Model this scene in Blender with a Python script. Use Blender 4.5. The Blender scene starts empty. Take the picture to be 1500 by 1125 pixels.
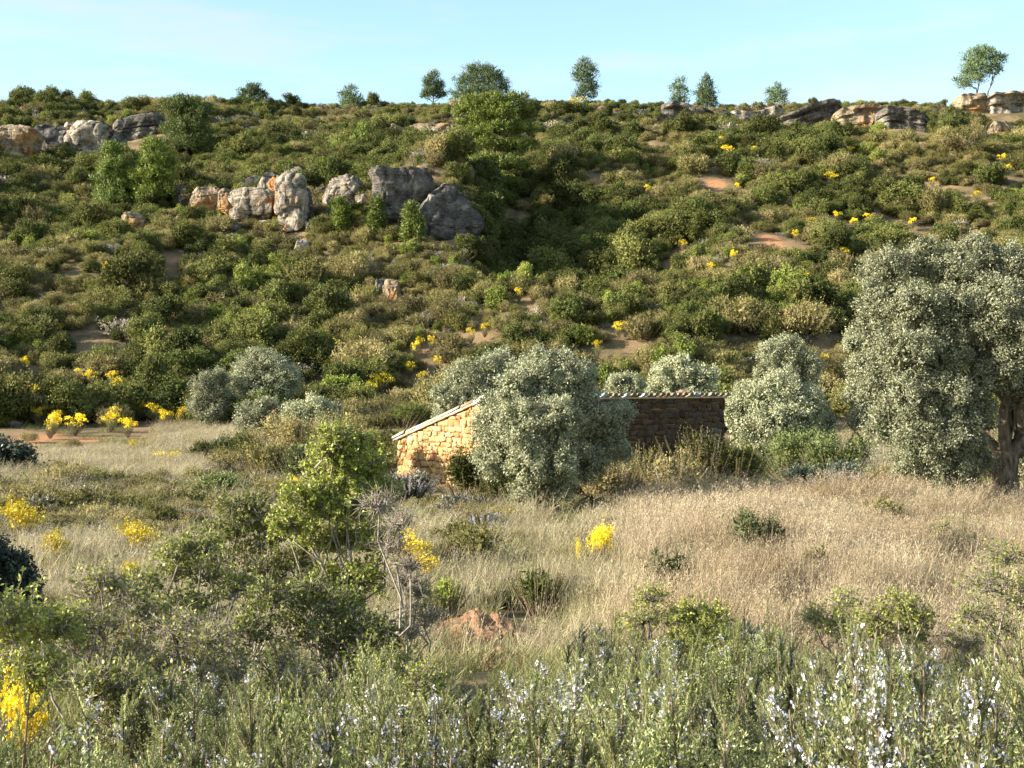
import bpy, bmesh, math
import numpy as np
from mathutils import Vector, noise, Matrix
R = math.radians
rng = np.random.default_rng(11)
sc = bpy.context.scene
COL = sc.collection

# ------------------------------------------------------------------ camera / projection
F = 2060.0; EYE = 2.75
def ray(px, py): return np.array([(px-750)/F, 1.0, (562.5-py)/F])
def at(px, py, d):
    r = ray(px, py); return np.array([r[0]*d, d, EYE+r[2]*d])
def proj(x, y, z): return 750+F*x/y, 562.5-F*(z-EYE)/y
def ss(a, b, t):
    t = np.clip((t-a)/(b-a), 0, 1); return t*t*(3-2*t)

# smooth value noise, vectorised
_tab = np.random.default_rng(5).random((257, 257))
def vn(x, y):
    x = np.asarray(x, float); y = np.asarray(y, float)
    xi = np.floor(x).astype(int); yi = np.floor(y).astype(int)
    fx = x-xi; fy = y-yi; fx = fx*fx*(3-2*fx); fy = fy*fy*(3-2*fy)
    a = _tab[xi % 256, yi % 256]; b = _tab[(xi+1) % 256, yi % 256]
    c = _tab[xi % 256, (yi+1) % 256]; d = _tab[(xi+1) % 256, (yi+1) % 256]
    return (a*(1-fx)+b*fx)*(1-fy)+(c*(1-fx)+d*fx)*fy
def fbm(x, y, o=3):
    s = 0; a = .5; n = 0
    for i in range(o):
        s = s+a*vn(x*2**i+i*17.3, y*2**i+i*9.1); n += a; a *= .5
    return s/n

Y0, Y1 = 70.0, 165.0
def H(x, y):
    x = np.asarray(x, float); y = np.asarray(y, float)
    z = .95*(1-ss(5, 15, y))
    z = z + 1.35*ss(48, 74, y)
    t = np.clip((y-Y0)/(Y1-Y0), 0, 1)
    z = z + 33.9*(.93*t+.07*t*t*(3-2*t))
    m = ss(0, .12, t)*(1-.75*ss(.86, 1, t))
    z = z + m*(3.6*(fbm(x/19+3, y/22+8, 2)-.5)+2.3*(fbm(x/7.5+1+y/40, y/11, 2)-.5))
    z = z - 5.6*ss(-3.6, -.6, x)*(1-ss(2.5, 17, x))*ss(88, 99, y)*(1-ss(116, 130, y))     # gully right of the big boulder
    z = z + 1.5*np.exp(-((x+11)/7)**2)*ss(100, 112, y)*(1-ss(120, 140, y))
    z = z + 3.0*np.exp(-((x+6.3)/3.2)**2)*ss(98, 108, y)*(1-ss(116, 130, y))
    z = z + .10*(fbm(x/1.7, y/1.7, 3)-.5) + .25*(fbm(x/6+40, y/6, 2)-.5)*ss(10, 20, y)
    z = z - 1.3*ss(172, 300, y) - 14*ss(300, 900, y)
    z = z + .7*(1-ss(8,16,y))*(fbm(x/3+9,y/3,2)-.5)*.5
    z = z - .0*x
    return z
def hit(px, py):
    r = ray(px, py); prev = 2.5
    if py < 562.5-F*.192: prev = 130
    for d in np.arange(prev, 171, .25):
        if EYE+r[2]*d <= float(H(r[0]*d, d)): break
    x = r[0]*d
    return np.array([x, d, float(H(x, d))])
def gpt(px, d):
    x = (px-750)/F*d; return np.array([x, d, float(H(x, d))])

# ------------------------------------------------------------------ materials
def mat(name):
    m = bpy.data.materials.new(name); m.use_nodes = True
    nt = m.node_tree; nt.nodes.clear()
    return m, nt, nt.nodes, nt.links
def nd(N, t, **k):
    n = N.new(t)
    for a, b in k.items(): setattr(n, a, b)
    return n
def foliage(name, dark, light, alt=None, altf=.6, trans=.25, rough=.55, spec=.35, patch=None):
    m, nt, N, L = mat(name)
    out = nd(N, 'ShaderNodeOutputMaterial')
    at_ = nd(N, 'ShaderNodeAttribute', attribute_name='v')
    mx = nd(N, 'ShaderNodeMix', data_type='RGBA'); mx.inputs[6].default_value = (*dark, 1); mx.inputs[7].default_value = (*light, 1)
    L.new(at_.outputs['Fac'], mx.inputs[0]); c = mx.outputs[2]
    oi = nd(N, 'ShaderNodeObjectInfo')
    if alt:
        m2 = nd(N, 'ShaderNodeMix', data_type='RGBA'); m2.inputs[7].default_value = (*alt, 1)
        mu = nd(N, 'ShaderNodeMath', operation='MULTIPLY'); mu.inputs[1].default_value = altf
        L.new(oi.outputs['Random'], mu.inputs[0]); L.new(mu.outputs[0], m2.inputs[0]); L.new(c, m2.inputs[6]); c = m2.outputs[2]
    if patch:
        ge_ = nd(N, 'ShaderNodeNewGeometry'); pn = nd(N, 'ShaderNodeTexNoise'); pn.inputs['Scale'].default_value = .42; pn.inputs['Detail'].default_value = 5; pn.inputs['Roughness'].default_value = .62
        L.new(ge_.outputs['Position'], pn.inputs['Vector']); pr_ = nd(N, 'ShaderNodeMapRange'); pr_.inputs[1].default_value = .42; pr_.inputs[2].default_value = .62; L.new(pn.outputs['Fac'], pr_.inputs[0])
        m4 = nd(N, 'ShaderNodeMix', data_type='RGBA', blend_type='MULTIPLY'); m4.inputs[7].default_value = (*patch, 1); L.new(pr_.outputs[0], m4.inputs[0]); L.new(c, m4.inputs[6]); c = m4.outputs[2]
    # brightness difference from plant to plant
    ge = nd(N, 'ShaderNodeMath', operation='MULTIPLY_ADD'); ge.inputs[1].default_value = 7.13; ge.inputs[2].default_value = 0
    fr = nd(N, 'ShaderNodeMath', operation='FRACT'); L.new(oi.outputs['Random'], ge.inputs[0]); L.new(ge.outputs[0], fr.inputs[0])
    va = nd(N, 'ShaderNodeMapRange'); va.inputs[3].default_value = .62; va.inputs[4].default_value = 1.4; L.new(fr.outputs[0], va.inputs[0])
    hs = nd(N, 'ShaderNodeHueSaturation'); L.new(c, hs.inputs['Color']); L.new(va.outputs[0], hs.inputs['Value']); c = hs.outputs[0]
    p = nd(N, 'ShaderNodeBsdfPrincipled'); p.inputs['Roughness'].default_value = rough; p.inputs['Specular IOR Level'].default_value = spec
    L.new(c, p.inputs['Base Color'])
    tr = nd(N, 'ShaderNodeBsdfTranslucent'); L.new(c, tr.inputs['Color'])
    ms = nd(N, 'ShaderNodeMixShader'); ms.inputs[0].default_value = trans
    L.new(p.outputs[0], ms.inputs[1]); L.new(tr.outputs[0], ms.inputs[2]); L.new(ms.outputs[0], out.inputs[0])
    return m
M = {}
M['garrigue'] = foliage('garrigue_leaf', (.062, .064, .018), (.285, .265, .080), (.30, .24, .115), .75, rough=.75, spec=.15)
M['evergreen'] = foliage('evergreen_leaf', (.036, .050, .014), (.145, .165, .042), (.18, .175, .05), .7, rough=.75, spec=.15)
M['green'] = foliage('fresh_leaf', (.07, .095, .018), (.25, .30, .06), (.28, .28, .07), .6, rough=.75, spec=.15)
M['grey'] = foliage('grey_brush', (.10, .098, .07), (.30, .29, .22), (.33, .27, .18), .7, trans=.12)
M['broomleaf'] = foliage('broom_leaf', (.08, .10, .03), (.20, .23, .07))
M['yellow'] = foliage('broom_blossom', (.62, .43, .008), (.92, .74, .03), trans=.25)
M['olive'] = foliage('olive_leaf', (.16, .17, .09), (.49, .49, .31), None, trans=.2, rough=.5, spec=.35)
M['darkolive'] = foliage('dark_olive_leaf', (.03, .045, .028), (.10, .125, .08), None, trans=.1, rough=.5, spec=.4)
M['pine'] = foliage('pine_needles', (.045, .065, .01), (.22, .26, .035), (.16, .20, .04), .5, trans=.2)
M['darkpine'] = foliage('dark_pine_needles', (.04, .06, .012), (.18, .22, .035), (.14, .19, .05), .5, trans=.2)
M['ridgepine'] = foliage('ridge_pine_needles', (.05, .08, .035), (.17, .22, .085), (.15, .20, .09), .5, trans=.28)
M['rosemary'] = foliage('rosemary_leaf', (.065, .085, .025), (.36, .40, .115), (.30, .31, .14), .9, trans=.22)
M['petal'] = foliage('rosemary_blossom', (.46, .45, .55), (.74, .73, .80), None, trans=.3)
M['oak'] = foliage('kermes_oak_leaf', (.075, .095, .02), (.36, .39, .075), (.30, .28, .07), .4, trans=.25, rough=.5, spec=.3)
M['straw'] = foliage('dry_grass', (.22, .18, .11), (.62, .54, .39), (.38, .32, .19), .55, trans=.3, rough=.7, spec=.1, patch=(.72, .72, .60))
M['rustgrass'] = foliage('russet_grass', (.16, .11, .07), (.48, .38, .265), (.52, .45, .30), .6, trans=.3, rough=.7, spec=.1, patch=(.74, .68, .60))
M['ggrass'] = foliage('green_grass', (.08, .10, .03), (.24, .26, .09), (.30, .27, .14), .8, trans=.3, rough=.7, spec=.1)

def barkmat(name, a, b, scale=14):
    m, nt, N, L = mat(name); out = nd(N, 'ShaderNodeOutputMaterial'); p = nd(N, 'ShaderNodeBsdfPrincipled')
    tc = nd(N, 'ShaderNodeTexCoord'); mp = nd(N, 'ShaderNodeMapping'); mp.inputs['Scale'].default_value = (1, 1, .3)
    no = nd(N, 'ShaderNodeTexNoise'); no.inputs['Scale'].default_value = scale; no.inputs['Detail'].default_value = 6
    cr = nd(N, 'ShaderNodeValToRGB'); cr.color_ramp.elements[0].color = (*a, 1); cr.color_ramp.elements[1].color = (*b, 1)
    cr.color_ramp.elements[0].position = .32; cr.color_ramp.elements[1].position = .68
    bu = nd(N, 'ShaderNodeBump'); bu.inputs['Strength'].default_value = .7; bu.inputs['Distance'].default_value = .03
    L.new(tc.outputs['Object'], mp.inputs[0]); L.new(mp.outputs[0], no.inputs['Vector']); L.new(no.outputs['Fac'], cr.inputs[0])
    L.new(cr.outputs[0], p.inputs['Base Color']); L.new(no.outputs['Fac'], bu.inputs['Height']); L.new(bu.outputs[0], p.inputs['Normal'])
    p.inputs['Roughness'].default_value = .9; p.inputs['Specular IOR Level'].default_value = .15; L.new(p.outputs[0], out.inputs[0]); return m
M['bark'] = barkmat('olive_bark', (.06, .042, .028), (.24, .18, .125))
M['pinebark'] = barkmat('pine_bark', (.09, .06, .045), (.25, .19, .15))
M['twig'] = barkmat('grey_twig', (.15, .12, .09), (.42, .36, .30), 30)
M['stem'] = barkmat('brown_stem', (.09, .06, .04), (.28, .21, .15), 30)

def rockmat(name='limestone', ochre=.55, base=(.40, .34, .27), dark=(.085, .075, .06)):
    m, nt, N, L = mat(name); out = nd(N, 'ShaderNodeOutputMaterial'); p = nd(N, 'ShaderNodeBsdfPrincipled')
    tc = nd(N, 'ShaderNodeTexCoord')
    n1 = nd(N, 'ShaderNodeTexNoise'); n1.inputs['Scale'].default_value = 1.1; n1.inputs['Detail'].default_value = 9; n1.inputs['Roughness'].default_value = .68
    n2 = nd(N, 'ShaderNodeTexNoise'); n2.inputs['Scale'].default_value = .55; n2.inputs['Detail'].default_value = 4
    n3 = nd(N, 'ShaderNodeTexVoronoi', feature='DISTANCE_TO_EDGE'); n3.inputs['Scale'].default_value = .8
    for n in (n1, n2, n3): L.new(tc.outputs['Object'], n.inputs['Vector'])
    cr = nd(N, 'ShaderNodeValToRGB'); e = cr.color_ramp.elements
    e[0].position = .36; e[0].color = (*dark, 1); e[1].position = .56; e[1].color = (*base, 1)
    x = e.new(.47); x.color = (*[.5*(a+b) for a, b in zip(dark, base)], 1); x = e.new(.75); x.color = (.46, .42, .36, 1)
    L.new(n1.outputs['Fac'], cr.inputs[0])
    c2 = nd(N, 'ShaderNodeValToRGB'); c2.color_ramp.elements[0].position = ochre; c2.color_ramp.elements[1].position = ochre+.12
    L.new(n2.outputs['Fac'], c2.inputs[0])
    mx = nd(N, 'ShaderNodeMix', data_type='RGBA'); mx.inputs[7].default_value = (.36, .20, .09, 1)
    L.new(c2.outputs[0], mx.inputs[0]); L.new(cr.outputs[0], mx.inputs[6])
    at_ = nd(N, 'ShaderNodeAttribute', attribute_name='ochre')
    m3 = nd(N, 'ShaderNodeMix', data_type='RGBA'); m3.inputs[7].default_value = (.38, .18, .075, 1)
    L.new(at_.outputs['Fac'], m3.inputs[0]); L.new(mx.outputs[2], m3.inputs[6]); L.new(m3.outputs[2], p.inputs['Base Color'])
    b1 = nd(N, 'ShaderNodeBump'); b1.inputs['Strength'].default_value = 1.; b1.inputs['Distance'].default_value = .5
    L.new(n1.outputs['Fac'], b1.inputs['Height'])
    b2 = nd(N, 'ShaderNodeBump'); b2.inputs['Strength'].default_value = .5; b2.inputs['Distance'].default_value = .2
    mr = nd(N, 'ShaderNodeMapRange'); mr.inputs[2].default_value = .08; L.new(n3.outputs['Distance'], mr.inputs[0])
    L.new(mr.outputs[0], b2.inputs['Height']); L.new(b1.outputs[0], b2.inputs['Normal']); L.new(b2.outputs[0], p.inputs['Normal'])
    mps = nd(N, 'ShaderNodeMapping'); mps.inputs['Scale'].default_value = (.5, .5, 4.5); ns = nd(N, 'ShaderNodeTexNoise'); ns.inputs['Scale'].default_value = .9; ns.inputs['Detail'].default_value = 6; L.new(tc.outputs['Object'], mps.inputs[0]); L.new(mps.outputs[0], ns.inputs['Vector'])
    b3 = nd(N, 'ShaderNodeBump'); b3.inputs['Strength'].default_value = .8; b3.inputs['Distance'].default_value = .35; L.new(ns.outputs['Fac'], b3.inputs['Height']); L.new(b2.outputs[0], b3.inputs['Normal']); L.new(b3.outputs[0], p.inputs['Normal'])
    p.inputs['Roughness'].default_value = .92; p.inputs['Specular IOR Level'].default_value = .15; L.new(p.outputs[0], out.inputs[0]); return m
M['rock'] = rockmat('limestone', .60)
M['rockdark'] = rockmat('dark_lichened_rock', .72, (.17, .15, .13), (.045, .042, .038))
M['rocktan'] = rockmat('tan_sandstone', .50, (.36, .28, .19), (.13, .10, .07))

def groundmat():
    m, nt, N, L = mat('scrubland_soil'); out = nd(N, 'ShaderNodeOutputMaterial'); p = nd(N, 'ShaderNodeBsdfPrincipled')
    tc = nd(N, 'ShaderNodeTexCoord')
    def noise_(s, d, r=.6):
        n = nd(N, 'ShaderNodeTexNoise'); n.inputs['Scale'].default_value = s; n.inputs['Detail'].default_value = d; n.inputs['Roughness'].default_value = r
        L.new(tc.outputs['Object'], n.inputs['Vector']); return n.outputs['Fac']
    def ramp(src, p0, c0, p1, c1):
        c = nd(N, 'ShaderNodeValToRGB'); e = c.color_ramp.elements; e[0].position = p0; e[0].color = (*c0, 1); e[1].position = p1; e[1].color = (*c1, 1); L.new(src, c.inputs[0]); return c.outputs[0]
    def mixc(f, a, b):
        x = nd(N, 'ShaderNodeMix', data_type='RGBA'); L.new(f, x.inputs[0]); L.new(a, x.inputs[6]); L.new(b, x.inputs[7]); return x.outputs[2]
    fine = noise_(9, 8, .7)
    soil = ramp(fine, .3, (.27, .12, .055), .7, (.50, .27, .14))
    dry = ramp(noise_(23, 6, .75), .3, (.13, .085, .045), .7, (.34, .235, .135))
    grn = ramp(noise_(17, 6, .7), .3, (.05, .045, .022), .7, (.17, .14, .075))
    cov = ramp(noise_(.35, 6, .65), .42, (0, 0, 0), .56, (1, 1, 1))
    base = mixc(cov, grn, dry)
    a = nd(N, 'ShaderNodeAttribute', attribute_name='soil')
    s2 = nd(N, 'ShaderNodeMath', operation='MULTIPLY_ADD', use_clamp=True); s2.inputs[1].default_value = 2.2
    nn = nd(N, 'ShaderNodeMath', operation='MULTIPLY_ADD'); L.new(noise_(1.6, 6, .7), nn.inputs[0]); nn.inputs[1].default_value = 2.4; nn.inputs[2].default_value = -1.9
    L.new(a.outputs['Fac'], s2.inputs[0]); L.new(nn.outputs[0], s2.inputs[2])
    L.new(mixc(s2.outputs[0], base, soil), p.inputs['Base Color'])
    b = nd(N, 'ShaderNodeBump'); b.inputs['Strength'].default_value = .8; b.inputs['Distance'].default_value = .06
    L.new(fine, b.inputs['Height']); L.new(b.outputs[0], p.inputs['Normal'])
    p.inputs['Roughness'].default_value = .95; p.inputs['Specular IOR Level'].default_value = .1; L.new(p.outputs[0], out.inputs[0]); return m
M['ground'] = groundmat()
def soilmat():
    m, nt, N, L = mat('red_earth'); out = nd(N, 'ShaderNodeOutputMaterial'); p = nd(N, 'ShaderNodeBsdfPrincipled')
    tc = nd(N, 'ShaderNodeTexCoord'); n = nd(N, 'ShaderNodeTexNoise'); n.inputs['Scale'].default_value = 22; n.inputs['Detail'].default_value = 8; n.inputs['Roughness'].default_value = .7
    L.new(tc.outputs['Object'], n.inputs['Vector']); c = nd(N, 'ShaderNodeValToRGB'); e = c.color_ramp.elements
    e[0].position = .3; e[0].color = (.16, .075, .035, 1); e[1].position = .7; e[1].color = (.42, .23, .125, 1); L.new(n.outputs['Fac'], c.inputs[0]); L.new(c.outputs[0], p.inputs['Base Color'])
    b = nd(N, 'ShaderNodeBump'); b.inputs['Distance'].default_value = .04; L.new(n.outputs['Fac'], b.inputs['Height']); L.new(b.outputs[0], p.inputs['Normal'])
    p.inputs['Roughness'].default_value = .95; L.new(p.outputs[0], out.inputs[0]); return m
M['soil'] = soilmat()
def stonemat(name, tint, mort=False, dirt=.3):
    m, nt, N, L = mat(name); out = nd(N, 'ShaderNodeOutputMaterial'); p = nd(N, 'ShaderNodeBsdfPrincipled')
    tc = nd(N, 'ShaderNodeTexCoord'); n = nd(N, 'ShaderNodeTexNoise'); n.inputs['Scale'].default_value = 7; n.inputs['Detail'].default_value = 8; n.inputs['Roughness'].default_value = .7
    L.new(tc.outputs['Object'], n.inputs['Vector'])
    at_ = nd(N, 'ShaderNodeAttribute', attribute_name='v')
    cr = nd(N, 'ShaderNodeValToRGB'); e = cr.color_ramp.elements
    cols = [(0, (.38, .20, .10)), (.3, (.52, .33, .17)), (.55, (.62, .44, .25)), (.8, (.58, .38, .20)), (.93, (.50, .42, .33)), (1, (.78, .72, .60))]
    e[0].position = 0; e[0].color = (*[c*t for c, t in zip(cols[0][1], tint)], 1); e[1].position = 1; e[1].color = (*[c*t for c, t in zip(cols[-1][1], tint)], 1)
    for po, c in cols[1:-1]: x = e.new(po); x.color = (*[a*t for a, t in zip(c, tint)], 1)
    L.new(at_.outputs['Fac'], cr.inputs[0])
    mr = nd(N, 'ShaderNodeMapRange'); mr.inputs[1].default_value = .3; mr.inputs[2].default_value = .7; mr.inputs[3].default_value = 1-dirt; mr.inputs[4].default_value = 1.15
    L.new(n.outputs['Fac'], mr.inputs[0]); hs = nd(N, 'ShaderNodeHueSaturation'); L.new(cr.outputs[0], hs.inputs['Color']); L.new(mr.outputs[0], hs.inputs['Value'])
    L.new(hs.outputs[0], p.inputs['Base Color'])
    b = nd(N, 'ShaderNodeBump'); b.inputs['Distance'].default_value = .03; b.inputs['Strength'].default_value = .7; L.new(n.outputs['Fac'], b.inputs['Height']); L.new(b.outputs[0], p.inputs['Normal'])
    p.inputs['Roughness'].default_value = .9; p.inputs['Specular IOR Level'].default_value = .15; L.new(p.outputs[0], out.inputs[0]); return m
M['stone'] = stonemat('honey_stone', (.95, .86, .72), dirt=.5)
M['stone_d'] = stonemat('shade_dark_stone', (.20, .19, .22), dirt=.6)  # same hut stone with the front wall's shade put into its colour
M['mortar'] = stonemat('earth_mortar', (.42, .36, .28))
M['tile'] = stonemat('old_clay_tile', (.75, .88, 1.05))
M['lime'] = stonemat('pale_lime_mortar', (.95, 1.0, 1.15))

# ------------------------------------------------------------------ mesh helpers
def mesh_obj(name, V, Fc, m, parent=None, v=None, attrs=None, smooth=False, link=True):
    """V (n,3); Fc list/array of polygons, all same size if ndarray"""
    me = bpy.data.meshes.new(name)
    V = np.asarray(V, np.float32)
    if isinstance(Fc, np.ndarray):
        nf, k = Fc.shape
        me.vertices.add(len(V)); me.vertices.foreach_set('co', V.ravel())
        me.loops.add(nf*k); me.loops.foreach_set('vertex_index', Fc.astype(np.int32).ravel())
        me.polygons.add(nf); me.polygons.foreach_set('loop_start', np.arange(0, nf*k, k, dtype=np.int32))
        me.update(calc_edges=True)
    else:
        me.from_pydata(V.tolist(), [], Fc)
    if v is not None:
        a = me.attributes.new('v', 'FLOAT', 'FACE'); a.data.foreach_set('value', np.asarray(v, np.float32))
    for k_, arr in (attrs or {}).items():
        a = me.attributes.new(k_, 'FLOAT', 'POINT'); a.data.foreach_set('value', np.asarray(arr, np.float32))
    if smooth: me.polygons.foreach_set('use_smooth', np.ones(len(me.polygons), bool))
    me.materials.append(m)
    o = bpy.data.objects.new(name, me)
    if link: COL.objects.link(o)
    if parent: o.parent = parent
    return o
def unit(a): return a/np.maximum(np.linalg.norm(a, axis=-1, keepdims=True), 1e-9)
class Leaves:
    def __init__(s): s.V = []; s.v = []
    def add(s, pos, d, n, L, W, v):
        d = unit(d); sd = unit(np.cross(d, n)); k = len(pos)
        L = np.broadcast_to(L, (k,))[:, None]; W = np.broadcast_to(W, (k,))[:, None]
        q = np.stack([pos, pos+d*L*.45+sd*W*.5, pos+d*L, pos+d*L*.45-sd*W*.5], 1)
        s.V.append(q.reshape(-1, 3)); s.v.append(np.broadcast_to(v, (k,)))
    def build(s, name, m, parent=None, link=True):
        V = np.concatenate(s.V); return mesh_obj(name, V, np.arange(len(V)).reshape(-1, 4), m, parent, v=np.concatenate(s.v), link=link)
class Tubes:
    def __init__(s): s.V = []; s.F = []; s.n = 0
    def add(s, pts, rad, k=5):
        pts = np.asarray(pts, float); n = len(pts); rad = np.broadcast_to(rad, (n,))
        t = np.gradient(pts, axis=0); t = unit(t)
        ref = np.array([.31, .2, .93]) if abs(t[:, 2]).mean() < .8 else np.array([1., .1, 0])
        a = unit(np.cross(t, ref)); b = np.cross(t, a)
        th = np.arange(k)/k*2*math.pi
        ring = pts[:, None]+rad[:, None, None]*(np.cos(th)[None, :, None]*a[:, None]+np.sin(th)[None, :, None]*b[:, None])
        s.V.append(ring.reshape(-1, 3))
        i = np.arange(n-1)[:, None]*k; j = np.arange(k)[None]; j2 = (j+1) % k
        s.F.append(np.stack([i+j, i+j2, i+k+j2, i+k+j], -1).reshape(-1, 4)+s.n); s.n += n*k
    def build(s, name, m, parent=None, link=True, smooth=True):
        return mesh_obj(name, np.concatenate(s.V), np.concatenate(s.F), m, parent, smooth=smooth, link=link)
def tag(o, label=None, cat=None, group=None, kind=None):
    if label: o['label'] = label
    if cat: o['category'] = cat
    if group: o['group'] = group
    if kind: o['kind'] = kind
    return o
def empty(name, loc=(0, 0, 0), rz=0, s=1, link=True):
    o = bpy.data.objects.new(name, None); o.empty_display_size = .2
    if link: COL.objects.link(o)
    o.location = loc; o.rotation_euler = (0, 0, rz); o.scale = (s, s, s) if np.isscalar(s) else s
    return o
def copy_tree(o, parent=None):
    c = o.copy(); COL.objects.link(c); c.parent = parent
    for ch in o.children: copy_tree(ch, c)
    return c

def rdir(g, n): return unit(g.normal(size=(n, 3)))
# foliage on lobes: clusters of leaves on ellipsoid shells
def crown(Lv, lobes, n, LL, LW, g, sub=.28, droop=0., shell=(.84, 1.05), jit=.4, low=-.75, vb=0., inner=.2):
    area = np.array([(r[0]*r[1]+r[1]*r[2]+r[0]*r[2]) for c, r in lobes]); area = area/area.sum()
    for (c, r), a in zip(lobes, area):
        c = np.array(c, float); r = np.array(r, float)
        nk = max(4, int(n*a)); rm = r.mean()
        m = max(3, int(7*(rm/sub)**1.75))
        d = rdir(g, m*2); d = d[d[:, 2] > low][:m]; m = len(d)
        cc = c+d*r*g.uniform(*shell, (m, 1)); wt = g.uniform(.4, 1.6, m); wt /= wt.sum()
        idx = g.choice(m, nk, p=wt); tone = g.uniform(-.16, .16, m)
        off = g.normal(size=(nk, 3))*sub*.42
        pos = cc[idx]+off
        inn = g.random(nk) < inner; core = np.where(inn, 2.6, 1.0)  # large inner leaves added to block light, coloured darker to imitate interior shade
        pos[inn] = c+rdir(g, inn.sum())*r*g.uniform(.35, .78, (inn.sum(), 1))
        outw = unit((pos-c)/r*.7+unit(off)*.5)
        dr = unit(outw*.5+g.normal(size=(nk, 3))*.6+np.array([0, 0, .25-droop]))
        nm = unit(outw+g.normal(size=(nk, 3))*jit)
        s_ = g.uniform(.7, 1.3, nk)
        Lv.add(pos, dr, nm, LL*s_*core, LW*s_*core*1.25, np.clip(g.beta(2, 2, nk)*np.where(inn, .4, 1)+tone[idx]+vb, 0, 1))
# upright shoots clothed in needles
def shoots(Lv, Tb, g, n, rad, h, seg_n, LL, LW, start=.35, lean=.6, bend=.3, sr=.004, tipv=.15, fl=None, flp=.3, flL=.012, base_r=.15, rows=None):
    for i in range(n):
        an = g.uniform(0, 2*math.pi); rr = math.sqrt(g.random())
        b = np.array([math.cos(an), math.sin(an), 0])
        p0 = b*rr*rad*base_r; hh = h*g.uniform(.62, 1.08)*(1-.25*rr)
        top = p0+b*rr*rad*lean*g.uniform(.7, 1.3)+np.array([0, 0, hh])+np.append(g.normal(size=2)*.05*h, 0)
        mid = (p0+top)/2+b*rr*rad*bend
        t = np.linspace(0, 1, 7)[:, None]; c = (1-t)**2*p0+2*t*(1-t)*mid+t**2*top
        if Tb is not None: Tb.add(c, np.linspace(sr*1.8, sr*.5, 7), 4)
        m = seg_n; tt = start+(1-start)*g.random(m)**.85; tt = tt[:, None]
        pos = (1-tt)**2*p0+2*tt*(1-tt)*mid+tt**2*top
        ax = unit(2*(1-tt)*(mid-p0)+2*tt*(top-mid))
        sd = unit(np.cross(ax, rdir(g, m)))
        d = unit(ax*g.uniform(.5, 1.3, (m, 1))+sd)
        nm = unit(np.cross(d, np.cross(ax, sd))+rdir(g, m)*.3)
        s_ = g.uniform(.6, 1.2, m)*(1.05-.35*tt[:, 0]); tone = g.uniform(-.15, .15)
        Lv.add(pos, d, nm, LL*s_, LW*s_, np.clip(g.uniform(.15, .75, m)+tipv*(tt[:, 0]-.5)*2+tone, 0, 1))
        if fl is not None and g.random() < flp:
            k = g.integers(14, 38); tt = g.uniform(.45, .98, k)[:, None]
            pos = (1-tt)**2*p0+2*tt*(1-tt)*mid+tt**2*top+rdir(g, k)*.010
            pos = np.repeat(pos, 4, 0)+rdir(g, k*4)*flL*.45
            fl.add(pos, rdir(g, k*4), rdir(g, k*4), flL, flL*.75, g.random(k*4))

# ------------------------------------------------------------------ terrain
def spread(a, b, n, p=1.0): return a+(b-a)*np.linspace(0, 1, n)**p
soil_spots = []
for px, py, w, h in [(40, 646, 100, 12), (150, 537, 30, 8), (60, 660, 30, 6), (130, 645, 60, 6), (1255, 625, 50, 22), (1130, 355, 34, 14), (690, 970, 60, 30), (690, 920, 70, 22),
                     (1050, 270, 40, 6), (930, 345, 40, 10), (255, 382, 25, 6), (400, 455, 14, 6), (1240, 600, 40, 8), (1090, 325, 16, 16), (255, 645, 14, 8), (1180, 375, 14, 6),
                     (1470, 765, 45, 12), (360, 640, 25, 5), (1100, 222, 14, 4), (870, 265, 12, 4), (790, 690, 40, 10), (1365, 345, 16, 5), (990, 390, 20, 8), (300, 640, 60, 6), (560, 598, 30, 8)]:
    p = hit(px, py); q = hit(px, py-h); soil_spots.append((p[0], p[1], max(.3, w/F*p[1]*.5), max(.4, abs(q[1]-p[1]))))
def soil_f(X, Y):
    s = np.zeros(np.shape(X))
    for x, y, a, b in soil_spots: s = np.maximum(s, np.exp(-(((X-x)/a)**2+((Y-y)/b)**2)*.8))
    return s
def terrain(name, ys, xs_fn, n):
    V = []; S = []
    for y in ys:
        w = xs_fn(y); u = np.linspace(-1, 1, n); x = u*w*(.35+.65*np.abs(u)**1.5)
        V.append(np.stack([x, np.full(n, y), H(x, y)], 1)); S.append(soil_f(x, np.full(n, y)))
    V = np.concatenate(V); i = np.arange(len(ys)-1)[:, None]*n; j = np.arange(n-1)[None]
    Fc = np.stack([i+j, i+j+1, i+n+j+1, i+n+j], -1).reshape(-1, 4)
    return mesh_obj(name, V, Fc, M['ground'], attrs={'soil': np.concatenate(S)}, smooth=True)
ysn = np.concatenate([spread(-60, 0, 20)[:-1], spread(0, 30, 150)[:-1], spread(30, 66, 110)])
ysf = np.concatenate([spread(66, 175, 300)[:-1], spread(175, 2500, 60, 2.5)])
W_ = lambda y: 260 if y < 175 else 260+(y-175)*.9
tag(terrain('ground', ysn, lambda y: 260., 420), kind='structure')
tag(terrain('hillside', ysf, lambda y: 260.+max(0, y-175)*1.0, 420), kind='structure')

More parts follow.
